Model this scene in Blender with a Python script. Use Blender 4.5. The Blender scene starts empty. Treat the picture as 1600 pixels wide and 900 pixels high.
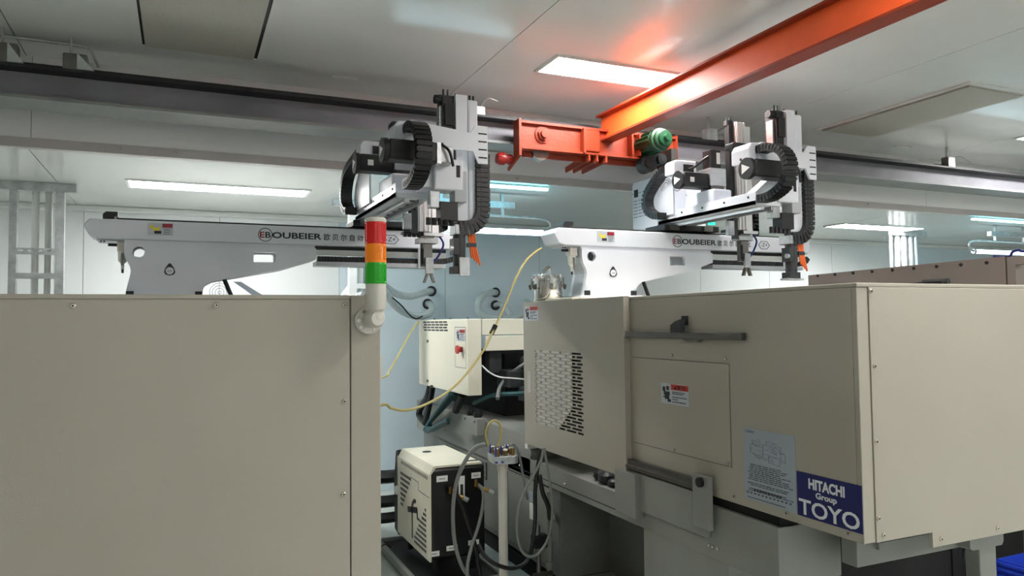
import bpy, bmesh, math, random
from mathutils import Vector, Matrix
random.seed(4)
scn = bpy.context.scene
COL = scn.collection

# ------------------------------------------------------------------ camera
FPX, CX, CY, EYE = 1156.7, 800.0, 450.0, 1.6
def _dir(u, v): return Vector((u-CX, v-CY, FPX)).normalized()
_a = _dir(285, 508); _b = _dir(3400, 472); _b = (_b-_a*_a.dot(_b)).normalized(); _u = _b.cross(_a)
RW = Matrix((_b, _a, _u))                      # camera vector -> world vector (X right run, Y depth, Z up)
cam_d = bpy.data.cameras.new('camera'); cam = bpy.data.objects.new('camera', cam_d); COL.objects.link(cam)
cx, cy, cz = RW.col[0], RW.col[1], RW.col[2]
cam.matrix_world = Matrix(((cx[0], -cy[0], -cz[0], 0), (cx[1], -cy[1], -cz[1], 0), (cx[2], -cy[2], -cz[2], EYE), (0, 0, 0, 1)))
cam_d.sensor_width = 36; cam_d.lens = 36*FPX/1600; cam_d.clip_start = .02; cam_d.clip_end = 60
scn.camera = cam
def P(u, v, x=None, y=None, z=None):
    """the point of the plane x=, y= or z= that a photo position looks at (surveying aid)"""
    r = RW @ Vector((u-CX, v-CY, FPX))
    t = x/r.x if x is not None else y/r.y if y is not None else (z-EYE)/r.z
    return Vector((r.x*t, r.y*t, EYE+r.z*t))

# ------------------------------------------------------------------ world, lights, exposure
w = bpy.data.worlds.new('world'); scn.world = w; w.use_nodes = True
w.node_tree.nodes['Background'].inputs[0].default_value = (.8, .85, .9, 1)
w.node_tree.nodes['Background'].inputs[1].default_value = .05
vs = scn.view_settings
vs.view_transform = 'Standard'; vs.look = 'None'; vs.gamma = 1; vs.use_curve_mapping = False; vs.exposure = 1.82
PANEL_E = 17.0      # ceiling light diffuser strength
CYAN_E = 5.0

# ------------------------------------------------------------------ materials
def lin(c):
    return tuple(((v/255)/12.92 if v/255 <= .04045 else (((v/255)+.055)/1.055)**2.4) for v in c)
MATS = {}
def mat(name, rgb, rough=.5, metal=0, emit=0, noise=.05, nscale=6, bump=0, bscale=60, spec=.5, coat=0, alpha=1, trans=0, ecol=None, streak=None):
    m = bpy.data.materials.new(name); m.use_nodes = True; nt = m.node_tree; b = nt.nodes['Principled BSDF']
    c = lin(rgb)
    b.inputs['Roughness'].default_value = rough; b.inputs['Metallic'].default_value = metal
    b.inputs['Specular IOR Level'].default_value = spec; b.inputs['Coat Weight'].default_value = coat
    b.inputs['Transmission Weight'].default_value = trans
    tc = nt.nodes.new('ShaderNodeTexCoord')
    if noise:
        n = nt.nodes.new('ShaderNodeTexNoise'); n.inputs['Scale'].default_value = nscale; n.inputs['Detail'].default_value = 5
        src = tc.outputs['Object']
        if streak:
            mp = nt.nodes.new('ShaderNodeMapping'); mp.inputs['Scale'].default_value = streak
            nt.links.new(src, mp.inputs[0]); src = mp.outputs[0]
        nt.links.new(src, n.inputs['Vector'])
        r = nt.nodes.new('ShaderNodeValToRGB'); r.color_ramp.elements[0].position = .3; r.color_ramp.elements[1].position = .7
        r.color_ramp.elements[0].color = (*[max(0, v*(1-noise)) for v in c], 1); r.color_ramp.elements[1].color = (*[min(1, v*(1+noise)) for v in c], 1)
        nt.links.new(n.outputs['Fac'], r.inputs[0]); nt.links.new(r.outputs[0], b.inputs['Base Color'])
    else: b.inputs['Base Color'].default_value = (*c, 1)
    if bump:
        n2 = nt.nodes.new('ShaderNodeTexNoise'); n2.inputs['Scale'].default_value = bscale; n2.inputs['Detail'].default_value = 3
        nt.links.new(tc.outputs['Object'], n2.inputs['Vector'])
        bp = nt.nodes.new('ShaderNodeBump'); bp.inputs['Strength'].default_value = bump; bp.inputs['Distance'].default_value = .01
        nt.links.new(n2.outputs['Fac'], bp.inputs['Height']); nt.links.new(bp.outputs[0], b.inputs['Normal'])
    if emit:
        b.inputs['Emission Color'].default_value = (*(ecol or c), 1); b.inputs['Emission Strength'].default_value = emit
    MATS[name] = m; return m
mat('ceil', (222, 224, 221), .2, noise=.03, nscale=1.5, bump=.03, bscale=2.2, spec=.45)
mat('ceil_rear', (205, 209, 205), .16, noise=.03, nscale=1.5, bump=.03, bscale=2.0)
mat('joint', (95, 95, 92), .7)
mat('wallw', (214, 218, 218), .3, noise=.02, nscale=1)
mat('wall_bluelit', (198, 212, 219), .3, noise=.03, nscale=1)  # white wall with the cyan lamp glow put into its colour
mat('bulk', (240, 240, 240), .35, noise=.03, nscale=1.2)
mat('bulk_trim', (190, 186, 182), .4, noise=.04)
mat('floor', (186, 192, 186), .35, noise=.12, nscale=3)
mat('cream', (168, 162, 149), .42, noise=.025, nscale=2.2, bump=.05, bscale=220)
mat('cream_b', (222, 218, 200), .42, noise=.03, nscale=3)
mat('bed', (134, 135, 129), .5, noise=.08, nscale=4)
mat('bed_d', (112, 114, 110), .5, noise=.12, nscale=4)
mat('robot', (216, 220, 227), .32, noise=.03, nscale=4)
mat('robot_g', (170, 174, 178), .35, noise=.05, nscale=8)
mat('alu', (186, 188, 190), .34, metal=.85, noise=.1, nscale=14, streak=(1, 1, 6))
mat('profile', (214, 213, 211), .28, metal=.35, noise=.05, nscale=10)
mat('galv', (176, 179, 180), .42, metal=.7, noise=.22, nscale=16)
mat('steel', (214, 213, 210), .17, metal=1, noise=.12, nscale=5)
mat('steel_d', (110, 108, 104), .38, metal=.9, noise=.15, nscale=9)
mat('screw', (196, 190, 178), .25, metal=1, noise=0)
mat('hex', (30, 28, 26), .6, noise=0)
mat('black', (12, 12, 14), .5, noise=.1, nscale=12)
mat('black_g', (9, 9, 10), .28, noise=.1)
mat('blackr', (20, 20, 22), .6, noise=.2, nscale=30)
mat('chain', (15, 15, 17), .45, noise=.2, nscale=40)
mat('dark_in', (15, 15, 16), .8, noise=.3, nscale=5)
mat('mech', (42, 44, 46), .5, noise=.3, nscale=12)
mat('girder', (128, 127, 134), .55, noise=.2, nscale=3, bump=.1, bscale=40)
mat('girder_f', (128, 131, 130), .55, noise=.15, nscale=4)
mat('rail', (30, 30, 32), .5, noise=.2)
mat('orange', (244, 98, 40), .42, noise=.07, nscale=5, bump=.08, bscale=70)
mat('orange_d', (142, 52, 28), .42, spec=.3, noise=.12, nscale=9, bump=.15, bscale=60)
mat('redbuf', (150, 26, 20), .35, noise=.08)
mat('green', (16, 60, 34), .35, noise=.12, nscale=9)
mat('redl', (198, 22, 18), .22, noise=.05, emit=.03)
mat('ambl', (236, 132, 14), .22, noise=.05, emit=.03)
mat('grnl', (34, 160, 30), .22, noise=.05, emit=.03)
mat('towerw', (206, 202, 192), .4, noise=.02)
mat('light', (255, 255, 255), .5, emit=PANEL_E, noise=0, ecol=(1, .985, .968))
mat('cyan', (120, 235, 255), .5, emit=CYAN_E, noise=0, ecol=(.22, .80, 1.0))
mat('tube', (200, 240, 255), .5, emit=3, noise=0, ecol=(.62, .9, 1.0))
mat('exitg', (20, 200, 120), .5, emit=1.2, noise=0)
mat('frame', (214, 216, 214), .35, noise=.03)
mat('grille', (180, 178, 168), .55, noise=.08, nscale=60, streak=(8, .4, 1))
mat('brass', (158, 128, 72), .3, metal=1, noise=.2, nscale=30)
mat('bluefit', (40, 52, 150), .4, noise=.05)
mat('stk_w', (184, 191, 198), .35, noise=.03)
mat('stk_white', (236, 236, 232), .4, noise=.02)
mat('stk_red', (196, 58, 48), .4, noise=.04)
mat('stk_dred', (150, 22, 40), .4, noise=.04)
mat('stk_y', (226, 208, 50), .4, noise=.05)
mat('stk_b', (12, 20, 92), .3, noise=.04)
mat('paper', (158, 168, 178), .35, noise=.04)
mat('ink', (34, 36, 40), .5, noise=0)
mat('ink_s', (92, 100, 108), .5, noise=0)
mat('white_ink', (226, 228, 230), .4, noise=0)
mat('hosec', (206, 216, 216), .18, trans=.2, noise=.06, nscale=20, spec=.7)
mat('hosey', (172, 160, 98), .3, noise=.06)
mat('hoseg', (24, 74, 76), .4, noise=.1)
mat('hosek', (12, 12, 13), .4, noise=.1)
mat('hosegr', (128, 130, 128), .35, noise=.08)
mat('hosew', (190, 192, 190), .3, noise=.02)
mat('hoseb', (36, 40, 120), .35, noise=.04)
mat('hoseo', (240, 110, 40), .4, noise=.05)
mat('crate', (46, 76, 205), .35, noise=.05)
mat('brownc', (132, 122, 114), .5, noise=.05, nscale=3)
mat('bottle', (226, 226, 214), .3, noise=.04)
mat('mtc_w', (218, 214, 194), .45, noise=.05, nscale=5)

# ------------------------------------------------------------------ builders
ORG = {}
class MB:
    def __init__(s): s.v = []; s.f = []; s.sm = []
    def add(s, vs_, fs, smooth=False):
        o = len(s.v); s.v += [Vector(p) for p in vs_]
        for q in fs: s.f.append([i+o for i in q]); s.sm.append(smooth)
        return s
    def box(s, x0, x1, y0, y1, z0, z1):
        x0, x1 = sorted((x0, x1)); y0, y1 = sorted((y0, y1)); z0, z1 = sorted((z0, z1))
        return s.add([(x0,y0,z0),(x1,y0,z0),(x1,y1,z0),(x0,y1,z0),(x0,y0,z1),(x1,y0,z1),(x1,y1,z1),(x0,y1,z1)],
              [(3,2,1,0),(4,5,6,7),(0,1,5,4),(1,2,6,5),(2,3,7,6),(3,0,4,7)])
    def prism(s, pts, axis, a, b):
        """pts 2d outline; axis 'x': (y,z) 'y': (x,z) 'z': (x,y)"""
        def mk(p, t): return (t,p[0],p[1]) if axis == 'x' else (p[0],t,p[1]) if axis == 'y' else (p[0],p[1],t)
        n = len(pts); vs_ = [mk(p, a) for p in pts]+[mk(p, b) for p in pts]
        fs = [tuple(range(n)), tuple(range(2*n-1, n-1, -1))]+[(i, i+n, (i+1) % n+n, (i+1) % n) for i in range(n)]
        return s.add(vs_, fs)
    def cyl(s, p0, p1, r, n=14, r1=None, cap=True):
        p0, p1 = Vector(p0), Vector(p1); r1 = r if r1 is None else r1
        d = (p1-p0).normalized(); a = d.orthogonal().normalized(); b = d.cross(a)
        vs_ = []
        for p, rr in ((p0, r), (p1, r1)):
            for i in range(n):
                t = 2*math.pi*i/n; vs_.append(p+(a*math.cos(t)+b*math.sin(t))*rr)
        o = len(s.v); s.v += vs_
        for i in range(n): s.f.append([o+i, o+(i+1) % n, o+n+(i+1) % n, o+n+i]); s.sm.append(True)
        if cap: s.f.append([o+i for i in range(n-1, -1, -1)]); s.f.append([o+n+i for i in range(n)]); s.sm += [False, False]
        return s
    def lathe(s, base, prof, n=28, axis=(0,0,1)):
        d = Vector(axis).normalized(); a = d.orthogonal().normalized(); b = d.cross(a); base = Vector(base)
        o = len(s.v)
        for r, h in prof:
            for i in range(n):
                t = 2*math.pi*i/n; s.v.append(base+d*h+(a*math.cos(t)+b*math.sin(t))*r)
        for k in range(len(prof)-1):
            for i in range(n): s.f.append([o+k*n+i, o+k*n+(i+1) % n, o+(k+1)*n+(i+1) % n, o+(k+1)*n+i]); s.sm.append(True)
        s.f.append([o+i for i in range(n-1, -1, -1)]); s.f.append([o+(len(prof)-1)*n+i for i in range(n)]); s.sm += [False, False]
        return s
    def tube(s, pts, r, n=8, smooth_path=True, sub=6):
        pts = [Vector(p) for p in pts]
        if smooth_path and len(pts) > 2: pts = catmull(pts, sub)
        o = len(s.v); a = None
        for i, p in enumerate(pts):
            d = (pts[min(i+1, len(pts)-1)]-pts[max(i-1, 0)]).normalized()
            a = d.orthogonal().normalized() if a is None else (a-d*a.dot(d)).normalized()
            b = d.cross(a)
            for k in range(n):
                t = 2*math.pi*k/n; s.v.append(p+(a*math.cos(t)+b*math.sin(t))*r)
        for i in range(len(pts)-1):
            for k in range(n): s.f.append([o+i*n+k, o+i*n+(k+1) % n, o+(i+1)*n+(k+1) % n, o+(i+1)*n+k]); s.sm.append(True)
        s.f.append([o+k for k in range(n-1, -1, -1)]); s.f.append([o+(len(pts)-1)*n+k for k in range(n)]); s.sm += [False, False]
        return s
    def obox(s, c, ex, ey, ez):
        c, ex, ey, ez = Vector(c), Vector(ex), Vector(ey), Vector(ez)
        vs_ = [c+ex*i+ey*j+ez*k for k in (-1, 1) for j in (-1, 1) for i in (-1, 1)]
        return s.add(vs_, [(0,2,3,1),(4,5,7,6),(0,1,5,4),(2,6,7,3),(0,4,6,2),(1,3,7,5)])
    def plate(s, outer, holes, axis, a, b):
        """flat plate with real holes"""
        bm = bmesh.new(); edges = []
        for loop in [outer]+holes:
            vv = [bm.verts.new((p[0], p[1], 0)) for p in loop]
            edges += [bm.edges.new((vv[i], vv[(i+1) % len(vv)])) for i in range(len(vv))]
        bmesh.ops.triangle_fill(bm, use_beauty=True, use_dissolve=False, edges=edges)
        bm.verts.index_update()
        def mk(p, t): return (t,p[0],p[1]) if axis == 'x' else (p[0],t,p[1]) if axis == 'y' else (p[0],p[1],t)
        vl = [v.co.copy() for v in bm.verts]; n = len(vl)
        fs = []
        for f_ in bm.faces:
            ids = [v.index for v in f_.verts]; fs.append(ids); fs.append([i+n for i in reversed(ids)])
        o = 0
        for loop in [outer]+holes:
            m = len(loop)
            for i in range(m): fs.append([o+i, o+(i+1) % m, o+(i+1) % m+n, o+i+n])
            o += m
        bm.free()
        return s.add([mk(p, a) for p in vl]+[mk(p, b) for p in vl], fs)
    def mesh(s, name, m, org=Vector((0,0,0))):
        me = bpy.data.meshes.new(name); me.from_pydata([tuple(p-org) for p in s.v], [], s.f)
        me.polygons.foreach_set('use_smooth', s.sm)
        bm = bmesh.new(); bm.from_mesh(me); bmesh.ops.recalc_face_normals(bm, faces=bm.faces); bm.to_mesh(me); bm.free()
        me.materials.append(MATS[m])
        if any(s.sm): me.set_sharp_from_angle(angle=.6)
        me.update(); return me
    def build(s, name, m, parent=None, bevel=0, label=None):
        if parent is not None: org = ORG[parent.as_pointer()]
        else:
            xs = [p.x for p in s.v]; ys = [p.y for p in s.v]; zs = [p.z for p in s.v]
            org = Vector(((min(xs)+max(xs))/2, (min(ys)+max(ys))/2, min(zs)))
        me = s.mesh(name, m, org)
        o = bpy.data.objects.new(name, me); COL.objects.link(o)
        if parent is not None: o.parent = parent
        else: o.location = org
        ORG[o.as_pointer()] = org
        if bevel:
            bv = o.modifiers.new('bevel', 'BEVEL'); bv.width = bevel; bv.segments = 2; bv.limit_method = 'ANGLE'
        if label: o['label'] = label
        return o
def catmull(p, sub):
    out = []
    for i in range(len(p)-1):
        p0, p1, p2, p3 = p[max(i-1, 0)], p[i], p[i+1], p[min(i+2, len(p)-1)]
        for k in range(sub):
            t = k/sub
            out.append(.5*((2*p1)+(p2-p0)*t+(2*p0-5*p1+4*p2-p3)*t*t+(3*p1-p0-3*p2+p3)*t**3))
    out.append(p[-1]); return out
def B(x0, x1, y0, y1, z0, z1): return MB().box(x0, x1, y0, y1, z0, z1)
def C(p0, p1, r, n=14, r1=None): return MB().cyl(p0, p1, r, n, r1)
def tag(o, label, cat, group=None):
    o['label'] = label; o['category'] = cat
    if group: o['group'] = group
    return o
def struct(o, label=None):
    o['kind'] = 'structure'
    if label: o['label'] = label
    return o
def thing(name, loc, label, cat, group=None):
    o = bpy.data.objects.new(name, None); COL.objects.link(o); o.location = loc; o.empty_display_size = .05
    ORG[o.as_pointer()] = Vector(loc); return tag(o, label, cat, group)
def inst(name, me, parent, pos):
    """a piece that shares mesh data; its mesh is built about the origin"""
    o = bpy.data.objects.new(name, me); COL.objects.link(o); o.parent = parent
    o.location = Vector(pos)-ORG[parent.as_pointer()]; ORG[o.as_pointer()] = Vector(pos); return o
def arc(cx_, cy_, r, a0, a1, n=12):
    return [(cx_+r*math.cos(math.radians(a0+(a1-a0)*i/n)), cy_+r*math.sin(math.radians(a0+(a1-a0)*i/n))) for i in range(n+1)]
def circ(cx_, cy_, r, n=20): return arc(cx_, cy_, r, 0, 360-360/n, n-1)
def text(body, side, a0, a1, z0, z1, plane, m, parent, name='lettering', bold=0, th=.0012):
    """flat lettering. side 'y': on a face looking to -Y, a = X range; side 'x': face looking to -X, a0 = far Y, a1 = near Y"""
    cu = bpy.data.curves.new('t', 'FONT'); cu.body = body; cu.resolution_u = 3; cu.offset = bold
    to = bpy.data.objects.new('t', cu); COL.objects.link(to)
    bpy.context.view_layer.update()
    me = bpy.data.meshes.new_from_object(to.evaluated_get(bpy.context.evaluated_depsgraph_get()))
    bpy.data.objects.remove(to); bpy.data.curves.remove(cu)
    vs_ = [v.co.copy() for v in me.vertices]; fs = [list(p.vertices) for p in me.polygons]; bpy.data.meshes.remove(me)
    if not vs_: return None
    lx, hx = min(v.x for v in vs_), max(v.x for v in vs_); ly, hy = min(v.y for v in vs_), max(v.y for v in vs_)
    mb = MB(); out = []
    for v in vs_:
        t = (v.x-lx)/max(hx-lx, 1e-6); a = a0+(a1-a0)*t; z = z0+(z1-z0)*(v.y-ly)/max(hy-ly, 1e-6)
        out.append((a, plane-th, z) if side == 'y' else (plane-th, a, z))
    mb.add(out, fs)
    return mb.build(name, m, parent)
def screw_mesh(axis, r=.0085):
    d = Vector((0,-1,0)) if axis == 'y' else Vector((-1,0,0))
    a = MB().cyl(-d*.004, d*.003, r*.85, 12).cyl(d*.003, d*.0055, r*.85, 12, r*.55).mesh('screw_head', 'screw')
    s = MB().cyl(d*.0052, d*.0062, r*.32, 6).mesh('hex_socket', 'hex'); return a, s
SCR = {'x': screw_mesh('x'), 'y': screw_mesh('y')}
def screw(parent, pos, axis, sub=True):
    o = inst('screw', SCR[axis][0], parent, pos)
    if sub: inst('hex_socket', SCR[axis][1], o, pos)
    return o
def chain(name, pts, wdir, width, thick, parent, m='chain', pitch=.024, sub=8):
    """cable drag chain: separate links along a path"""
    path = catmull([Vector(p) for p in pts], sub); wdir = Vector(wdir).normalized()
    L = [0]
    for i in range(1, len(path)): L.append(L[-1]+(path[i]-path[i-1]).length)
    n = max(2, int(L[-1]/pitch)); mb = MB(); j = 0
    for k in range(n):
        s = (k+.5)/n*L[-1]
        while j < len(L)-2 and L[j+1] < s: j += 1
        t = (s-L[j])/max(L[j+1]-L[j], 1e-6); c = path[j].lerp(path[j+1], t); d = (path[j+1]-path[j]).normalized()
        nrm = d.cross(wdir).normalized()
        mb.obox(c, d*pitch*.43, wdir*width*.5, nrm*thick*.5)
        mb.obox(c+d*pitch*.5, d*pitch*.2, wdir*width*.40, nrm*thick*.36)
        for sg in (-1, 1): mb.obox(c+wdir*sg*width*.5, d*pitch*.2, wdir*.002, nrm*thick*.22)
    return mb.build(name, m, parent)
def warning_label(parent, side, a0, a1, z0, z1, plane, vertical=False, name='warning_label'):
    """white caution sticker with a red header, black figure and lines of print"""
    e = 1 if a1 > a0 else -1
    def rect(u0, u1, v0, v1, d):
        A0, A1 = a0+(a1-a0)*u0, a0+(a1-a0)*u1; Z0, Z1 = z0+(z1-z0)*v0, z0+(z1-z0)*v1
        return (A0, A1, plane-d, plane-d+.0006, Z0, Z1) if side == 'y' else (plane-d, plane-d+.0006, A0, A1, Z0, Z1)
    lab = B(*rect(0, 1, 0, 1, .001)).build(name, 'stk_w', parent)
    B(*rect(.37, .985, .70, .97, .0016)).build('header', 'stk_red', lab)
    mb = MB()
    for (u0, u1, v0, v1) in [(.10,.32,.42,.60),(.06,.16,.60,.82),(.20,.30,.66,.86),(.14,.30,.22,.42),(.24,.36,.10,.24),(.08,.18,.30,.36)]: mb.box(*rect(u0, u1, v0, v1, .0016))
    mb.build('figure', 'ink', lab)
    ml = MB()
    for k, (v, l) in enumerate([(.60,.86),(.52,.80),(.36,.92),(.25,.62),(.13,.90)]):
        u = .42
        while u < l: ww = random.uniform(.03, .06); ml.box(*rect(u, min(u+ww, l), v-.025, v+.025, .0016)); u += ww+.018
    ml.build('print', 'ink', lab)
    q0, q1 = a0+(a1-a0)*.47, a0+(a1-a0)*.90
    text('▲警 告', side, q0, q1, z0+(z1-z0)*.74, z0+(z1-z0)*.93, plane-.0012, 'ink', lab, bold=.01)
    return lab

# ================================================================== SETTING
CZ, RZ, BY, WY = 3.10, 2.60, 4.77, 7.02       # near ceiling, rear ceiling, bulkhead, back wall
XL, XR, YF = -5.6, 13.2, -8.0
fl = struct(B(XL, XR, YF, WY, -.06, 0).build('floor', 'floor'))
def panelled(name, rects, m, backing, blabel=None):
    """a surface made of separate panels standing proud of a recessed joint layer"""
    root = struct(B(*backing).build(name, 'joint'))
    for r in rects:
        mm = r[6] if len(r) > 6 else m
        B(*r[:6]).build('panel', mm, root)
    return root
g = .0025
xs = [XL, -3.2, -.8, 1.6, 4.0, 6.4, 8.8, 11.2, XR]
panelled('ceiling', [(xs[i]+g, xs[i+1]-g, YF, BY, CZ, CZ+.04) for i in range(len(xs)-1)], 'ceil', (XL, XR, YF, BY, CZ+.006, CZ+.06))
panelled('ceiling', [(xs[i]+g, xs[i+1]-g, BY+.05, WY, RZ, RZ+.04) for i in range(len(xs)-1)], 'ceil_rear', (XL, XR, BY+.05, WY, RZ+.006, RZ+.06))
xs2 = [XL, -3.17, -.772, 1.63, 4.03, 6.43, 8.83, 11.2, XR]
panelled('wall_bulkhead', [(xs2[i]+.0015, xs2[i+1]-.0015, BY, BY+.04, RZ+.04, CZ) for i in range(len(xs2)-1)], 'bulk', (XL, XR, BY+.004, BY+.05, RZ+.04, CZ))
trm = struct(B(XL, XR, BY-.006, BY+.05, RZ-.012, RZ+.042).build('trim_1', 'bulk_trim'))
for u, v in ((188, 231), (275, 244), (547, 259), (808, 279), (966, 291), (1356, 318)):
    p = P(u, v, y=BY-.006); inst('screw', SCR['y'][0], trm, (p.x, BY-.006, RZ+.018))
ws = [XL]+[-.754+1.05*k for k in range(-4, 13)]+[XR]
def wm(x): return 'wall_bluelit' if (1.3 < x < 4.6 or x > 8.6) else 'wallw'  # tinted panels where the cyan lamps light the wall
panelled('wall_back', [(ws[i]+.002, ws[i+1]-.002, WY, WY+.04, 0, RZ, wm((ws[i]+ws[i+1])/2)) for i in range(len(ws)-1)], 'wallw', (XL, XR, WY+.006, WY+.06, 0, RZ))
struct(B(XL, XR, WY-.05, WY, RZ-.05, RZ).build('trim_2', 'frame', bevel=.01))
struct(B(XL-.06, XL, YF, WY, 0, CZ).build('wall_left', 'wallw'))
struct(B(XR, XR+.06, YF, WY, 0, CZ).build('wall_right', 'wallw'))
struct(B(XL, XR, YF-.06, YF, 0, CZ).build('wall_front', 'wallw'))

# ------------------------------------------------------------------ ceiling lights
def ceiling_light(x0, y0, z, label, L=1.2, W=.30):
    t = thing('ceiling_light', (x0+L/2, y0+W/2, z), label, 'ceiling light', 'flat panel ceiling lights')
    mb = MB(); f_ = .018
    mb.box(x0, x0+L, y0, y0+f_, z-.012, z); mb.box(x0, x0+L, y0+W-f_, y0+W, z-.012, z)
    mb.box(x0, x0+f_, y0+f_, y0+W-f_, z-.012, z); mb.box(x0+L-f_, x0+L, y0+f_, y0+W-f_, z-.012, z)
    mb.build('frame', 'frame', t)
    B(x0+f_, x0+L-f_, y0+f_, y0+W-f_, z-.008, z-.001).build('diffuser', 'light', t)
    return t
ceiling_light(1.915, 3.635, CZ, 'bright white ceiling light partly covered by the orange beam')
ceiling_light(6.41, 3.635, CZ, 'white ceiling light cut off at the right edge of the photo')
ceiling_light(-.364, 5.62, RZ, 'long white ceiling light above the grey robot at the left', 1.24)
ceiling_light(6.40, 5.68, RZ, 'white ceiling light in front of the bundle of steel conduits', 1.24)
for k, (x, y) in enumerate([(1.915, 1.24), (6.41, 1.24), (3.3, -1.4), (7.8, -.9), (-1.2, -3.4), (3.3, -3.4), (7.8, -3.4), (-1.2, -6.2), (3.3, -6.2), (7.8, -6.2)]):  # second and last rows are unseen lamps, added for frontal fill
    ceiling_light(x, y, CZ, ['ceiling light above the photo, right of the camera', 'ceiling light above the photo, farthest to the right', 'nearest ceiling light behind the camera', 'ceiling light behind the camera on the far right', 'left one of the second row of added fill lights behind the camera', 'middle one of the second row of added fill lights behind the camera', 'right one of the second row of added fill lights behind the camera', 'left one of the last row of added fill lights behind the camera', 'middle one of the last row of added fill lights behind the camera', 'right one of the last row of added fill lights behind the camera'][k])
for x, y in ((-4.2, 5.65),): ceiling_light(x, y, RZ, 'ceiling light over the far aisle, outside the photo', 1.24)

# ------------------------------------------------------------------ ceiling filters
def ceiling_filter(x0, x1, y0, y1, label):
    t = thing('ceiling_filter', ((x0+x1)/2, (y0+y1)/2, CZ), label, 'air filter', 'perforated air filters in the ceiling')
    f_ = .035; mb = MB()
    mb.box(x0-f_, x1+f_, y0-f_, y0, CZ-.012, CZ); mb.box(x0-f_, x1+f_, y1, y1+f_, CZ-.012, CZ)
    mb.box(x0-f_, x0, y0, y1, CZ-.012, CZ); mb.box(x1, x1+f_, y0, y1, CZ-.012, CZ)
    mb.build('frame', 'ceil', t)
    B(x0+.014, x1-.020, y0+.006, y1-.022, CZ-.022, CZ-.002).build('diffuser_plate', 'grille', t)
    B(x0, x1, y0, y1, CZ-.004, CZ-.0005).build('gap', 'hex', t)
    return t
ceiling_filter(-.205, .372, 3.13, 4.335, 'large perforated air filter in the ceiling at the upper left')
ceiling_filter(4.62, 5.20, 3.10, 4.32, 'perforated air filter in the ceiling right of the orange beam')
for (u, v, L, lab) in ((539, 121, .16, 'small white sticker on the ceiling above the left grey robot'), (1411, 229, .18, 'small white sticker on the ceiling at the right above the girder')):
    p = P(u, v, z=CZ)
    tag(B(p.x-L/2, p.x+L/2, p.y-.02, p.y+.02, CZ-.003, CZ).build('ceiling_sticker', 'stk_white'), lab, 'sticker')

# ------------------------------------------------------------------ grey runway girder
GY, GT, GB = 4.32, 2.915, 2.742
gt = thing('runway_girder', (3, 4.45, GB), 'long grey steel girder running along the white bulkhead', 'girder')
B(XL, XR, GY, GY+.24, GB, GB+.016).build('bottom_flange', 'girder_f', gt)
B(XL, XR, GY, GY+.24, GT-.014, GT).build('top_flange', 'rail', gt)
B(XL, XR, GY+.10, GY+.115, GB+.016, GT-.014).build('web', 'girder', gt)
B(XL, XR, GY+.085, GY+.13, GT, GT+.035).build('rail', 'rail', gt)
for k in range(7): B(XL+k*2.6+.9, XL+k*2.6+1.02, GY+.115, BY, GT-.1, GT-.02).build('bracket', 'girder_f', gt)
# clamps and wires on the girder
for (u, w_, h_, lab) in ((10, .1, .10, 'broken grey plaster stub on the girder at the left edge of the photo'), (118, .11, .085, 'square grey stub on the girder under the bent conduit')):
    p = P(u, 92+u*.1125, y=GY+.03)
    t = thing('girder_clamp', (p.x, GY+.06, GT), lab, 'clamp')
    B(p.x-w_/2, p.x+w_/2, GY+.005, GY+.08, GT, GT+h_).build('block', 'steel_d', t, .006)
    MB().prism([(p.x+w_*.1, GT+h_), (p.x+w_*.8, GT), (p.x+w_*.1, GT)], 'y', GY-.012, GY+.004).build('gusset', 'galv', t)
    C((p.x-w_*.2, GY+.04, GT+h_), (p.x-w_*.2, GY+.04, CZ), .006, 8).build('stud', 'galv', t)
p0 = P(-60, 53, y=4.4); pts = [P(-60, 50, y=4.4), P(0, 56, y=4.4), P(60, 63, y=4.4), P(120, 71, y=4.4), P(140, 77, y=4.4), P(147, 90, y=4.4), P(154, 105, y=4.4)]
tag(MB().tube(pts, .007).build('conduit', 'galv'), 'thin bent conduit above the girder at the left', 'conduit')
for (u, v, lab) in ((1105, 205, 'grey roof hanger with loose wires between the orange beam and the right robot'), (1476, 246, 'dark square hanger on the girder at the far right')):
    p = P(u, v, y=4.4); t = thing('girder_hanger', (p.x, 4.4, GT), lab, 'hanger')
    B(p.x-.05, p.x+.04, 4.33, 4.40, GT, GT+.09).build('block', 'steel_d' if u > 1300 else 'galv', t, .004)
    C((p.x-.01, 4.37, GT+.08), (p.x-.01, 4.37, CZ), .012, 8).build('stud', 'galv', t)
    MB().tube([(p.x+.03, 4.38, GT+.06), (p.x+.12, 4.36, GT+.11), (p.x+.2, 4.36, GT+.10), (p.x+.3, 4.37, GT+.07)], .004).build('wire', 'hosegr', t)
p = P(748, 180, y=4.38)
t = thing('girder_hanger', (p.x, 4.4, GT), 'white clip with wires behind the left robot head', 'hanger')
B(p.x-.03, p.x+.03, 4.34, 4.40, GT, GT+.06).build('block', 'galv', t, .004)
MB().tube([(p.x, 4.36, GT+.05), (p.x+.03, 4.3, GT+.1), (p.x+.10, 4.3, GT+.09)], .004).build('wire', 'hosew', t)

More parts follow.
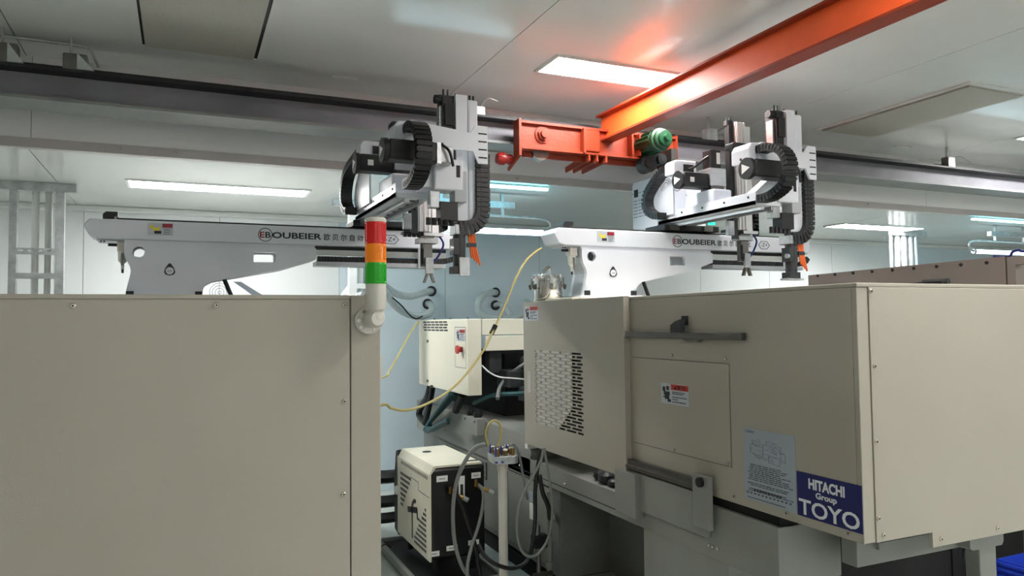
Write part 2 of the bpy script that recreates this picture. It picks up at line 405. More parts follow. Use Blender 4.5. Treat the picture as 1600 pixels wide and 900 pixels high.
# ------------------------------------------------------------------ orange travelling crane
OX, OB, OT = 2.55, 2.80, 2.985
cr = thing('bridge_crane', (2.6, 4.2, 2.6), 'orange overhead travelling crane beam with end carriage and green motor', 'crane')
B(OX, OX+.10, -2.2, 4.30, OB, OB+.012).build('bottom_flange', 'orange_d', cr)
B(OX, OX+.10, -2.2, 4.30, OT-.012, OT).build('top_flange', 'orange_d', cr)
B(OX+.044, OX+.056, -2.2, 4.30, OB+.012, OT-.012).build('web', 'orange', cr)
EY = 4.24                                     # front face of the end carriage
ec = MB(); ec.box(1.955, 3.14, EY, EY+.012, 2.70, 2.872); ec.box(1.955, 3.14, EY-.03, EY+.07, 2.86, 2.875); ec.box(1.955, 3.14, EY-.03, EY+.07, 2.695, 2.707)
ec.build('end_carriage', 'orange_d', cr)
B(2.40, 2.53, EY-.03, EY, 2.715, 2.862).build('joint_plate', 'orange_d', cr, .008)
B(2.395, 2.41, EY-.05, EY, 2.70, 2.865).build('stiffener', 'orange_d', cr)
nut = C((2.115, EY-.028, 2.80), (2.115, EY, 2.80), .042, 6).build('wheel_bolt', 'orange_d', cr)
MB().cyl((2.115, EY-.045, 2.80), (2.115, EY-.028, 2.80), .026, 14).build('bolt_end', 'orange_d', nut)
MB().cyl((2.115, EY-.01, 2.80), (2.115, EY, 2.80), .055, 20).build('washer', 'orange_d', nut)
for sx, s, dz in ((1.945, -1, 0), (3.15, 1, .045)):
    MB().prism([(EY-.03, 2.885), (EY+.06, 2.885), (EY+.06, 2.66), (EY+.06+.10, 2.60+dz), (EY+.06+.10, 2.585+dz), (EY-.03, 2.65+dz*.4)], 'x', sx-.008, sx+.008).build('end_plate', 'orange_d', cr)
    b_ = MB().lathe((sx+s*.008, EY+.10, 2.645+dz*.5), [(.034, 0), (.034, .02), (.030, .024), (.030, .05), (.042, .052), (.042, .085), (.032, .10), (.0, .10)], 18, (s, 0, 0)).build('buffer', 'redbuf', cr)
for k, x in enumerate((2.44, 2.50, 2.57)):
    MB().prism([(EY-.03, 2.70), (EY+.06, 2.70), (EY+.30, 2.672), (EY+.30, 2.635), (EY-.03, 2.652)], 'x', x, x+.012).build('guide_bracket', 'orange_d', cr)
B(2.0, 3.1, EY+.05, EY+.07, 2.66, 2.70).build('guide_angle', 'orange_d', cr)
for x in (2.115, 2.98): MB().cyl((x, EY+.02, 2.70), (x, EY+.065, 2.70), .06, 20).build('wheel', 'steel_d', cr)
for x in (2.76, 2.82): B(x, x+.012, EY-.06, EY, 2.71, 2.86).build('motor_rib', 'orange_d', cr)
mo = MB().lathe((2.885, EY-.0, 2.79), [(.070, 0), (.072, .0), (.072, .17), (.060, .175), (.060, .185), (.078, .187), (.078, .215), (.066, .22), (.066, .245), (.05, .25), (.05, .27), (.022, .272), (.022, .30), (.0, .30)], 24, (0, -1, 0)).build('motor', 'green', cr)
mf = MB()
for i in range(16):
    a = i*math.pi/8; mf.obox((2.885+.074*math.cos(a), EY-.09, 2.79+.074*math.sin(a)), (0, .075, 0), (.006*math.cos(a), 0, .006*math.sin(a)), (-.003*math.sin(a), 0, .003*math.cos(a)))
mf.build('cooling_fin', 'green', mo)['kind'] = 'stuff'
B(3.02, 3.07, EY-.14, EY, 2.66, 2.76).build('motor_bracket', 'steel_d', cr)
MB().cyl((2.885, EY-.07, 2.66), (2.885, EY+.0, 2.66), .062, 22).cyl((2.885, EY-.08, 2.66), (2.885, EY-.07, 2.66), .03, 16).build('gear_wheel', 'black', cr)
MB().cyl((2.985, EY-.09, 2.695), (2.985, EY, 2.695), .035, 18).cyl((2.985, EY-.095, 2.695), (2.985, EY-.09, 2.695), .02, 16).build('pinion', 'mech', cr)
MB().prism([(2.90, 2.74), (3.10, 2.735), (3.11, 2.68), (2.95, 2.66), (2.87, 2.70)], 'y', EY-.06, EY-.03).build('gear_guard', 'mech', cr)

# ------------------------------------------------------------------ cable ladder and conduits in the far aisle
LY = 6.0
cl = thing('cable_ladder', (-.92, LY, 0), 'galvanised cable ladder with conduits standing at the left edge', 'cable ladder')
for x0, x1 in ((-1.085, -1.04), (-.815, -.76)):
    B(x0, x1, LY-.03, LY+.03, 0, RZ-.05).build('upright', 'galv', cl)
for x in (-.945, -.865): C((x, LY+.06, 0), (x, LY+.06, RZ-.005), .024, 14).build('conduit', 'frame', cl)
B(-1.7, -.69, LY-.035, LY+.05, RZ-.06, RZ-.002).build('ceiling_channel', 'galv', cl)
for zz in (2.12, 1.95, 1.6, 1.25, .9, .5):
    if zz == 2.12:
        hs = [[(x, 2.118), (x+.03, 2.118), (x+.03, 2.130), (x, 2.130)] for x in (-1.03, -.975, -.92, -.865)]
        MB().plate([(-1.04, 2.098), (-.815, 2.098), (-.815, 2.142), (-1.04, 2.142)], hs, 'y', LY-.03, LY-.012).build('slotted_rung', 'galv', cl)
    else: B(-1.04, -.815, LY-.03, LY-.012, zz-.02, zz+.02).build('rung', 'galv', cl)
c2 = thing('cable_ladder', (1.3, LY, 0), 'pale cable ladder with conduits behind the coloured signal tower', 'cable ladder')
for x0, x1 in ((1.225, 1.285), (1.42, 1.465)): B(x0, x1, LY-.03, LY+.03, 0, RZ-.05).build('upright', 'frame', c2)
for x in (1.33, 1.385): C((x, LY+.05, 0), (x, LY+.05, RZ-.003), .026, 14).build('conduit', 'frame', c2)
B(1.10, 1.48, LY-.035, LY+.05, RZ-.05, RZ-.002).build('ceiling_channel', 'galv', c2)
for zz in (1.90, 1.5, 1.1): B(1.285, 1.42, LY-.03, LY-.015, zz-.02, zz+.02).build('rung', 'frame', c2)
c3 = thing('conduit_bundle', (7.7, LY, 0), 'bundle of shiny steel conduits under a ceiling channel at the right', 'conduits')
for x, r in ((7.50, .022), (7.60, .034), (7.70, .046), (7.82, .034), (7.91, .028)): C((x, LY+.03, 0), (x, LY+.03, RZ-.002), r, 16).build('conduit', 'alu' if r < .03 else 'galv', c3)
B(7.42, 8.05, LY-.03, LY-.005, RZ-.055, RZ-.002).build('ceiling_channel', 'galv', c3)

# ------------------------------------------------------------------ tube lamps of the far aisle
def tube_lamp(x0, lab):
    Y = 5.27; t = thing('tube_lamp', (x0+.6, Y, 2.3), lab, 'lamp', 'hanging tube lamps in the far aisle')
    C((x0, Y, 2.30), (x0+1.2, Y, 2.30), .022, 12).build('tube', 'tube', t)
    for x in (x0-.03, x0+1.2): C((x, Y, 2.30), (x+.03, Y, 2.30), .026, 12).build('cap', 'galv', t)
    for x in (x0+.35, x0+.85): B(x-.012, x+.012, Y-.012, Y+.012, 2.42, 2.595).build('hanger', 'galv', t)
    B(x0+.25, x0+.95, Y-.025, Y+.025, 2.48, 2.53).build('channel', 'galv', t)
    MB().tube([(x0, Y, 2.30), (x0-.07, Y, 2.32), (x0-.09, Y, 2.37), (x0-.04, Y, 2.41), (x0+.2, Y, 2.42), (x0+1.0, Y, 2.42), (x0+1.22, Y, 2.41), (x0+1.27, Y, 2.36), (x0+1.2, Y, 2.30)], .01).build('support_loop', 'galv', t)
tube_lamp(1.42, 'hanging bluish tube lamp behind the left robot gripper')
tube_lamp(7.85, 'hanging bluish tube lamp with a bent loop at the far right')
for x0, lab in ((1.27, 'cyan tube light under the ceiling edge below the orange end carriage'), (7.25, 'cyan tube light under the ceiling edge at the far right')):
    t = thing('cyan_light', (x0+.6, 4.88, RZ), lab, 'lamp', 'cyan tube lights along the bulkhead')
    B(x0, x0+1.2, 4.865, 4.895, RZ-.035, RZ-.018).build('tube', 'cyan', t)
    B(x0, x0+1.2, 4.86, 4.90, RZ-.018, RZ-.001).build('holder', 'frame', t)

# ================================================================== TAKE-OUT ROBOTS
def robot(X0, Yf, c, ym, ys, zt, zb, szt, szb, label, ctrl_box=False, sxo=.235, yu=None):
    """X0, Yf: left end and front face of the traverse beam; c: arm position along the beam;
    ym / ys: where main and sub upright stand along the arm; zt, zb / szt, szb: their top and bottom"""
    R_ = thing('takeout_robot', (X0+.4, Yf+.1, 1.745), label, 'robot', 'take-out robots on the moulding machines')
    X = lambda x: X0+x
    Y = lambda y: Yf+y
    b0, b1 = 2.057, 2.163
    # --- traverse beam
    bm = MB().prism([(X(0), b1-.035), (X(.028), b1), (X(2.0), b1), (X(2.05), b1-.02), (X(2.06), b0+.03), (X(2.04), b0), (X(.075), b0), (X(.03), b0+.012)], 'y', Y(0), Y(.19)).build('traverse_beam', 'robot', R_, .006)
    B(X(.15), X(1.95), Y(.05), Y(.145), b1, b1+.014).build('top_rail', 'black', R_)
    MB().prism([(X(.085), b1), (X(.085), b1+.03), (X(.1), b1+.045), (X(.155), b1+.045), (X(.155), b1+.022), (X(.138), b1+.018), (X(.138), b1)], 'y', Y(.04), Y(.13)).build('end_stop', 'black', R_)
    B(X(.19), X(1.18), Y(.012), Y(.18), b0-.018, b0).build('base_flange', 'robot', R_)
    B(X(.06), X(.40), Y(.02), Y(.17), b0-.008, b0).build('under_plate', 'robot_g', R_)
    for k, x in enumerate((.075, .09, .38)): B(X(x), X(x+.008), Y(.03), Y(.04), b0-.014, b0).build('bolt', 'black', R_)
    # --- base column with real openings
    z0 = b0-.018
    foot = 1.765
    out = [(X(.190), z0), (X(.190), z0-.05), (X(.197), z0-.085), (X(.218), z0-.125), (X(.223), z0-.15), (X(.215), z0-.19), (X(.197), foot), (X(.190), foot-.015), (X(.575), foot-.015), (X(.575), foot)]
    out += [(X(.577), foot+.03), (X(.592), foot+.055), (X(.625), foot+.075), (X(1.0), z0-.125), (X(1.185), z0-.065), (X(1.185), z0)]
    hole = circ(X(.258), z0-.045, .030)
    slot = [(X(.84), z0-.088), (X(.955), z0-.088), (X(.963), z0-.080), (X(.963), z0-.038), (X(.955), z0-.030), (X(.84), z0-.030)]
    col = MB().plate(out, [hole, slot], 'y', Y(.0), Y(.03)).build('base_column', 'robot', R_)
    MB().plate(out, [hole, slot], 'y', Y(.15), Y(.18)).build('base_column', 'robot', R_)
    MB().add([(px_, yy, pz_) for yy in (Y(.03), Y(.15)) for px_, pz_ in out[:8]], [(i, i+1, i+9, i+8) for i in range(7)]).build('side_sheet', 'robot_g', R_)
    B(X(.16), X(.61), Y(-.03), Y(.21), foot-.03, foot-.012).build('foot_plate', 'robot', R_)
    for x in (.22, .555): B(X(x-.018), X(x+.018), Y(-.012), Y(.0), foot-.012, foot+.018).build('foot_clamp', 'black', R_)
    C((X(.735), Y(.09), foot-.02), (X(.68), Y(.09), foot+.115), .012, 10).build('air_hose_stub', 'black', R_)
    bd = MB().prism([(X(.41)+a, z0-.135+b) for a, b in ((-.028, -.018), (-.02, -.03), (0, -.036), (.02, -.03), (.028, -.018), (.022, .004), (.008, .026), (0, .032), (-.008, .026), (-.022, .004))], 'y', Y(-.002), Y(0)).build('badge', 'ink', R_)
    MB().prism([(X(.41)+p[0], z0-.145+p[1]) for p in circ(0, 0, .020)], 'y', Y(-.003), Y(-.002)).build('badge_disc', 'robot', bd)
    text('AIR', 'y', X(.398), X(.422), z0-.150, z0-.141, Y(-.003), 'ink', bd)
    # --- stickers and lettering on the beam
    s0 = X(.30)
    st = B(s0, s0+.125, Y(-.001), Y(0), b0+.028, b1-.012).build('caution_sticker', 'stk_w', R_)
    B(s0+.072, s0+.122, Y(-.0016), Y(-.001), b1-.036, b1-.014).build('header', 'stk_dred', st)
    B(s0+.033, s0+.067, Y(-.0016), Y(-.001), b0+.036, b0+.052).build('print_block', 'ink', st)
    mb = MB()
    for k in range(4): mb.box(s0+.078, s0+.078+random.uniform(.03, .042), Y(-.0016), Y(-.001), b0+.034+k*.009, b0+.037+k*.009)
    mb.build('print', 'ink_s', st)
    MB().prism([(s0+.008, b1-.035), (s0+.02, b1-.02), (s0+.035, b1-.04), (s0+.062, b1-.03), (s0+.058, b1-.05), (s0+.035, b1-.055), (s0+.022, b1-.045)], 'y', Y(-.0016), Y(-.001)).build('pictogram', 'stk_y', st)
    t0 = X(.872)
    ring = MB()
    for i in range(28):
        a = 2*math.pi*i/28
        ring.obox((t0+.030+.037*math.cos(a), Y(-.001), 2.108+.037*math.sin(a)), (-.0050*math.sin(a), 0, .0050*math.cos(a)), (0, .0006, 0), (.0020*math.cos(a), 0, .0020*math.sin(a)))
    ring.build('logo_ring', 'ink', R_)
    text('E', 'y', t0, t0+.026, 2.091, 2.125, Y(0), 'stk_dred', R_, bold=.025)
    text('B', 'y', t0+.030, t0+.060, 2.091, 2.125, Y(0), 'ink', R_, bold=.02)
    text('OUBEIER', 'y', t0+.066, t0+.345, 2.090, 2.126, Y(0), 'ink', R_, bold=.03)
    text('欧 贝 尔 自 动 化', 'y', t0+.358, t0+.64, 2.087, 2.127, Y(0), 'ink', R_, bold=.016)
    hx = X(1.63)
    ho = [(hx-.052, 2.106), (hx-.026, 2.134), (hx+.026, 2.134), (hx+.052, 2.106), (hx+.026, 2.078), (hx-.026, 2.078)]
    MB().plate(ho, [[(hx+(a-hx)*.90, 2.106+(b-2.106)*.88) for a, b in ho]], 'y', Y(-.0015), Y(-.0003)).build('emblem', 'ink', R_)
    text('-Z+', 'y', hx-.03, hx+.03, 2.094, 2.120, Y(0), 'ink', R_, bold=.006)
    # --- air filter at the beam end
    fx = X(.18) if not ctrl_box else X(.15)
    fr = B(fx-.026, fx+.026, Y(.03), Y(.085), b0-.06, b0-.008).build('filter_regulator', 'towerw', R_, .004)
    MB().lathe((fx, Y(.058), b0-.155), [(.0, 0), (.008, 0), (.008, .03), (.014, .035), (.022, .045), (.024, .10)], 16).build('bowl', 'bottle', fr)
    C((fx, Y(.058), b0-.175), (fx, Y(.058), b0-.15), .006, 8).build('drain', 'black', fr)
    C((fx-.07, Y(.058), b0-.025), (fx-.026, Y(.058), b0-.025), .008, 8).build('fitting', 'black', fr)
    B(fx-.006, fx+.006, Y(.028), Y(.03), b0-.135, b0-.07).build('sight_slot', 'steel_d', fr)
    # --- cable tray and chain under the beam
    B(X(1.185), X(2.0), Y(.05), Y(.055), 2.036, b0).build('tray_back', 'black', R_)
    B(X(1.185), X(2.0), Y(.045), Y(.055), 2.002, 2.036).build('tray_strip', 'frame', R_)
    B(X(1.185), X(1.98), Y(.0), Y(.12), 1.938, 1.962).build('tray', 'robot_g', R_)
    B(X(1.80), X(1.82), Y(-.012), Y(.0), 1.935, b0).build('tray_strap', 'robot_g', R_)
    chain('traverse_chain', [(X(1.2), Y(.06), 1.98), (X(1.6), Y(.06), 1.98), (X(1.92), Y(.06), 1.98), (X(2.03), Y(.06), 1.995), (X(2.07), Y(.06), 2.03)], (0, 1, 0), .06, .034, R_, pitch=.018)
    # --- carriage and cross arm
    B(X(c-.04), X(c+.40), Y(-.02), Y(.20), b1+.014, b1+.052).build('carriage', 'black', R_, .006)
    for x in (c+.0, c+.27): B(X(x), X(x+.07), Y(-.03), Y(-.02), b1+.016, b1+.05).build('slide_block', 'steel_d', R_)
    a0, a1 = -.83, .11
    if ctrl_box: a0, a1 = -.81, .11
    az = b1+.06
    am = MB(); am.box(X(c), X(c+.18), Y(a0), Y(a1), az, az+.028); am.box(X(c), X(c+.008), Y(a0), Y(a1), az, az+.075); am.box(X(c+.172), X(c+.18), Y(a0), Y(a1), az, az+.075)
    arm = am.build('cross_arm', 'robot', R_, .003)
    MB().box(X(c+.05), X(c+.075), Y(a0+.02), Y(a1), az-.02, az).box(X(c+.125), X(c+.15), Y(a0+.02), Y(a1), az-.02, az).build('guide_rail', 'alu', arm)
    for k in range(6): MB().cyl((X(c+.11), Y(a0+.08+k*.13), az-.004), (X(c+.11), Y(a0+.08+k*.13), az+.001), .016, 12).build('bolt_recess', 'steel_d', arm)
    for k in range(5): C((X(c-.003), Y(a0+.06+k*.2), az+.05), (X(c), Y(a0+.06+k*.2), az+.05), .0065, 10).build('screw', 'hex', arm)
    # --- sub unit (farther along the arm)
    sb = B(X(c+.03), X(c+.17), Y(ys-.12), Y(ys+.17), az+.028, az+.16).build('sub_carriage_cover', 'robot', R_, .012)
    gx = c+.12
    g_ = B(X(gx-.06), X(gx+.06), Y(ys-.06), Y(ys+.06), az+.19, az+.30).build('gearbox', 'alu', R_, .004)
    B(X(gx-.05), X(gx+.05), Y(ys-.05), Y(ys+.05), az+.16, az+.19).build('gearbox_flange', 'steel_d', g_)
    vmot = B(X(gx-.04), X(gx+.04), Y(ys-.04), Y(ys+.04), az+.30, az+.42).build('servo_motor', 'black', R_, .006)
    B(X(gx+.005), X(gx+.032), Y(ys-.0412), Y(ys-.04), az+.33, az+.40).build('rating_label', 'stk_white', vmot)
    hm = B(X(gx-.24), X(gx-.06), Y(ys-.045), Y(ys+.045), az+.175, az+.265).build('servo_motor', 'black', R_, .006)
    C((X(gx-.262), Y(ys), az+.22), (X(gx-.24), Y(ys), az+.22), .055, 24).build('end_disc', 'blackr', hm)
    MB().add([(X(gx-.2635), Y(ys+.03), az+.195), (X(gx-.2635), Y(ys+.03), az+.245), (X(gx-.2635), Y(ys-.032), az+.22)], [(0, 1, 2)]).build('warning_triangle', 'stk_y' if False else 'stk_white', hm)
    B(X(gx-.2), X(gx-.17), Y(ys-.0462), Y(ys-.045), az+.205, az+.235).build('rating_label', 'stk_white', hm)
    cb = MB().prism([(X(c-.09), az+.28), (X(c-.09), az+.35), (X(c-.07), az+.37), (X(c+.08), az+.37), (X(c+.08), az+.28)], 'y', Y(ys+.10), Y(ys+.20)).build('chain_cover', 'robot', R_, .006)
    B(X(c-.02), X(c+.06), Y(ys+.098), Y(ys+.1), az+.30, az+.345).build('opening', 'hex', cb)
    MB().tube([(X(gx), Y(ys-.03), az+.40), (X(gx-.06), Y(ys+.0), az+.36), (X(gx-.09), Y(ys+.06), az+.32), (X(gx-.1), Y(ys+.12), az+.32)], .008).build('cable', 'black', R_)
    yq = a1
    chain('sub_chain', [(X(c-.05), Y(ys+.18), az+.325), (X(c-.05), Y(ys+.26), az+.325), (X(c-.05), Y(yq-.08), az+.29), (X(c-.05), Y(yq+.03), az+.20), (X(c-.05), Y(yq+.03), az+.11), (X(c-.05), Y(yq-.05), az+.055), (X(c-.05), Y(yq-.12), az+.045)], (1, 0, 0), .07, .042, R_)
    MB().prism([(Y(ys+.22), az+.05), (Y(ys+.22), az+.28), (Y(yq-.16), az+.27), (Y(yq-.06), az+.21), (Y(yq-.03), az+.13), (Y(yq-.06), az+.05)], 'x', X(c-.012), X(c-.002)).build('chain_guard', 'robot', R_)
    # sub upright
    sx = c+sxo; yk = ys; ys = ys if yu is None else yu
    B(X(sx), X(sx+.034), Y(ys-.03), Y(ys+.01), szb+.10, szt-.02).build('sub_rail', 'black', R_)
    su = MB(); su.box(X(sx+.040), X(sx+.118), Y(ys-.045), Y(ys+.02), szb+.085, szt); su.box(X(sx+.125), X(sx+.165), Y(ys-.035), Y(ys+.03), szb+.03, szt-.02)
    for q in range(3): su.box(X(sx+.047+q*.026), X(sx+.056+q*.026), Y(ys-.05), Y(ys-.045), szb+.085, szt)
    su.build('sub_upright', 'profile', R_, .002)
    C((X(sx+.02), Y(ys), szt-.02), (X(sx+.02), Y(ys), szt+.01), .03, 12).build('pulley', 'black', R_)
    for q in (.01, .035): C((X(sx+q), Y(ys), szt+.01), (X(sx+q), Y(ys), szt+.035), .005, 8).build('adjuster_bolt', 'black', R_)
    B(X(sx-.045), X(sx-.0), Y(ys-.06), Y(ys-.03), az-.11, az-.02).build('slide_bracket', 'galv', R_, .003)
    B(X(sx-.0), X(sx+.035), Y(ys-.05), Y(ys-.031), az-.13, az-.0).build('slide_bracket', 'mech', R_)
    mb = MB()
    for q in range(6): mb.cyl((X(sx-.03+q*.026), Y(ys-.03), szb+.055), (X(sx-.03+q*.026), Y(ys-.03), szb+.085), .012, 8)
    mb.box(X(sx-.04), X(sx+.12), Y(ys-.04), Y(ys+.02), szb+.07, szb+.085); mb.build('sub_end_block', 'black', R_)
    chain('sub_upright_chain', [(X(sx+.20), Y(ys), az+.02), (X(sx+.20), Y(ys), az-.1), (X(sx+.20), Y(ys), szb+.22), (X(sx+.195), Y(ys), szb+.13), (X(sx+.15), Y(ys), szb+.095)], (0, 1, 0), .06, .045, R_)
    # sub gripper
    gx2 = sx+.115; gz = szb+.05
    gp = B(X(gx2-.075), X(gx2+.04), Y(ys-.05), Y(ys+.02), gz-.03, gz+.0).build('gripper_plate', 'galv', R_, .003)
    B(X(gx2-.045), X(gx2+.07), Y(ys-.06), Y(ys+.0), gz+.012, gz+.03).build('mount_plate', 'alu', gp)
    B(X(gx2-.06), X(gx2+.02), Y(ys-.045), Y(ys+.0), gz+.0, gz+.012).build('spacer', 'steel_d', gp)
    gb = B(X(gx2-.05), X(gx2+.01), Y(ys-.04), Y(ys+.0), gz-.16, gz-.03).build('sub_gripper', 'steel_d', R_, .003)
    B(X(gx2-.035), X(gx2+.012), Y(ys-.056), Y(ys-.04), gz-.20, gz-.11).build('jaw_block', 'galv', gb, .003)
    MB().cyl((X(gx2-.05), Y(ys-.045), gz-.15), (X(gx2-.05), Y(ys-.045), gz-.06), .008, 8).build('cylinder_rod', 'black', gb)
    for s in (-1, 1):
        MB().prism([(X(gx2-.012)+s*.004, gz-.20), (X(gx2-.012)+s*.016, gz-.20), (X(gx2-.012)+s*.034, gz-.25), (X(gx2-.012)+s*.022, gz-.25)], 'y', Y(ys-.055), Y(ys-.03)).build('finger', 'steel_d', gb)
    MB().tube([(X(gx2+.05), Y(ys-.03), gz+.02), (X(gx2+.075), Y(ys-.04), gz-.03), (X(gx2+.05), Y(ys-.04), gz-.09), (X(gx2+.02), Y(ys-.04), gz-.13)], .006).build('air_tube', 'hoseb', R_)
    ys = yk
    # --- main unit (near end of the arm)
    fp = ym-.085                                     # face of the front plate
    pz = 2.50
    fo = [(X(c-.0), pz-.035), (X(c-.0), pz+.05), (X(c+.03), pz+.07), (X(c+.335), pz+.035), (X(c+.36), pz+.075), (X(c+.425), pz+.075), (X(c+.425), pz-.115), (X(c+.375), pz-.115), (X(c+.345), pz-.055), (X(c+.20), pz-.055)]
    fpl = MB().prism(fo, 'y', Y(fp), Y(fp+.012)).build('front_plate', 'robot', R_)
    for q in range(4): B(X(c+.375), X(c+.420), Y(fp-.001), Y(fp), pz-.088+q*.04, pz-.081+q*.04).build('slot', 'hex', fpl)
    C((X(c+.185), Y(fp-.003), pz-.035), (X(c+.185), Y(fp), pz-.035), .008, 10).build('screw', 'hex', fpl)
    cv = MB().prism([(X(c-.05), pz-.045), (X(c-.05), pz+.035), (X(c-.03), pz+.065), (X(c+.10), pz+.072), (X(c+.10), pz-.02)], 'y', Y(fp+.012), Y(fp+.16)).build('chain_cover', 'robot', R_, .008)
    C((X(c-.053), Y(fp+.08), pz-.02), (X(c-.05), Y(fp+.08), pz-.02), .008, 10).build('screw', 'hex', cv)
    mm = B(X(c-.10), X(c+.13), Y(fp-.09), Y(fp+.01), pz-.145, pz-.05).build('servo_motor', 'black', R_, .008)
    C((X(c-.125), Y(fp-.04), pz-.098), (X(c-.10), Y(fp-.04), pz-.098), .058, 24).build('end_disc', 'blackr', mm)
    MB().add([(X(c-.1265), Y(fp-.01), pz-.125), (X(c-.1265), Y(fp-.01), pz-.07), (X(c-.1265), Y(fp-.072), pz-.098)], [(0, 1, 2)]).build('warning_triangle', 'stk_white', mm)
    B(X(c+.13), X(c+.15), Y(fp-.09), Y(fp+.01), pz-.15, pz-.05).build('motor_flange', 'alu', mm)
    B(X(c+.15), X(c+.22), Y(fp-.07), Y(fp+.01), pz-.14, pz-.06).build('gearbox', 'galv', R_, .004)
    MB().tube([(X(c+.15), Y(fp-.07), pz-.05), (X(c+.19), Y(fp-.095), pz-.09), (X(c+.21), Y(fp-.09), pz-.16)], .007).build('cable', 'black', R_)
    B(X(c-.02), X(c+.09), Y(fp+.17), Y(fp+.25), pz+.065, pz+.105).build('cable_box', 'blackr', R_, .01)
    chain('main_chain', [(X(c+.03), Y(fp+.05), pz+.02), (X(c+.03), Y(fp-.06), pz+.025), (X(c+.03), Y(fp-.16), pz-.02), (X(c+.03), Y(fp-.20), pz-.11), (X(c+.03), Y(fp-.165), pz-.195), (X(c+.03), Y(fp-.07), pz-.24), (X(c+.03), Y(fp+.02), pz-.245)], (1, 0, 0), .075, .042, R_)
    # carriage body blocks below the plate
    B(X(c+.15), X(c+.30), Y(fp+.013), Y(fp+.13), 2.245, pz-.10).build('main_carriage', 'robot', R_, .008)
    MB().prism([(X(c+.02), 2.30), (X(c+.15), 2.40), (X(c+.15), 2.26), (X(c+.02), 2.26)], 'y', Y(fp+.05), Y(fp+.12)).build('carriage_gusset', 'robot', R_)
    B(X(c+.262), X(c+.282), Y(fp+.0118), Y(fp+.013), 2.31, 2.37).build('carriage_slot', 'hex', R_)
    B(X(c+.255), X(c+.32), Y(fp+.02), Y(fp+.10), 2.19, 2.345).build('carriage_step', 'robot_g', R_, .004)
    B(X(c+.135), X(c+.185), Y(fp+.04), Y(fp+.09), 2.16, 2.245).build('slide_bracket', 'galv', R_, .003)
    B(X(c+.185), X(c+.275), Y(fp+.03), Y(fp+.10), 2.10, 2.19).build('belt_clamp', 'black', R_)
    mb = MB()
    for q in range(5): mb.cyl((X(c+.13+q*.03), Y(fp+.05), 2.075), (X(c+.13+q*.03), Y(fp+.05), 2.11), .014, 8)
    mb.build('buffer_bolts', 'black', R_)
    # main upright
    mx = c+.22
    B(X(mx), X(mx+.05), Y(ym+.0), Y(ym+.09), az+.09, zt-.015).build('main_rail', 'black', R_)
    B(X(mx-.012), X(mx+.0), Y(ym+.02), Y(ym+.07), az+.12, zt-.06).build('gear_rack', 'alu', R_)
    u1 = B(X(mx+.062), X(mx+.125), Y(ym-.015), Y(ym+.07), zb+.02, zt).build('main_upright', 'robot', R_, .003)
    B(X(mx+.128), X(mx+.185), Y(ym-.01), Y(ym+.07), zb, zt-.018).build('upright_cover', 'robot', R_, .012)
    for q in (.075, .10, .15, .17): C((X(mx+q), Y(ym+.02), zt-.02), (X(mx+q), Y(ym+.02), zt+.010), .006, 8).build('cap_screw', 'black', u1)
    hd = MB(); hd.box(X(mx-.02), X(mx+.062), Y(ym+.01), Y(ym+.07), zt-.035, zt-.005); hd.cyl((X(mx-.035), Y(ym+.03), zt-.025), (X(mx), Y(ym+.03), zt-.025), .022, 12)
    hd.build('belt_head', 'black', R_)
    for q in (.012, .036): C((X(mx+q), Y(ym+.03), zt-.005), (X(mx+q), Y(ym+.03), zt+.03), .005, 8).build('adjuster_bolt', 'black', R_)
    B(X(mx+.008), X(mx+.052), Y(ym-.012), Y(ym+.0), zt-.16, zt-.05).build('belt_tensioner', 'blackr', R_)
    chain('upright_chain', [(X(c+.42), Y(ym), pz-.05), (X(c+.42), Y(ym), pz-.2), (X(c+.42), Y(ym), zb+.15), (X(c+.415), Y(ym), zb+.05), (X(c+.37), Y(ym), zb-.005), (X(c+.29), Y(ym), zb-.02)], (0, 1, 0), .07, .072, R_, sub=10)
    # main gripper
    hx2 = mx+.10
    gm = B(X(hx2-.05), X(hx2+.05), Y(ym-.03), Y(ym+.06), zb-.05, zb-.0).build('wrist_plate', 'galv', R_, .004)
    wr = MB(); wr.cyl((X(hx2-.02), Y(ym), zb-.22), (X(hx2-.02), Y(ym), zb-.05), .032, 16); wr.box(X(hx2-.06), X(hx2-.0), Y(ym-.03), Y(ym+.03), zb-.15, zb-.07)
    wrist = wr.build('wrist_unit', 'mech', R_)
    B(X(hx2-.065), X(hx2+.015), Y(ym-.035), Y(ym+.03), zb-.245, zb-.21).build('tool_plate', 'mech', wrist, .003)
    if not ctrl_box: B(X(hx2-.035), X(hx2+.02), Y(ym-.045), Y(ym-.035), zb-.26, zb-.165).build('tool_face', 'galv', wrist, .003)
    else: B(X(hx2-.075), X(hx2+.045), Y(ym-.03), Y(ym+.03), zb-.255, zb-.244).build('tool_rim', 'galv', wrist)
    C((X(hx2-.075), Y(ym-.02), zb-.12), (X(hx2-.06), Y(ym-.02), zb-.12), .014, 10).build('wrist_valve', 'galv', wrist)
    for q in range(4):
        pts = [(X(hx2+.028+q*.009), Y(ym-.005*q), zb-.04), (X(hx2+.035+q*.009), Y(ym-.01), zb-.10), (X(hx2+.04+q*.011), Y(ym-.012), zb-.15), (X(hx2+.045+q*.014), Y(ym-.012), zb-.165-.012*q)]
        MB().tube(pts, .0055).build('air_tube', 'hoseo', R_)
    B(X(hx2+.02), X(hx2+.065), Y(ym-.02), Y(ym+.01), zb-.11, zb-.09).build('tube_clip', 'mech', R_)
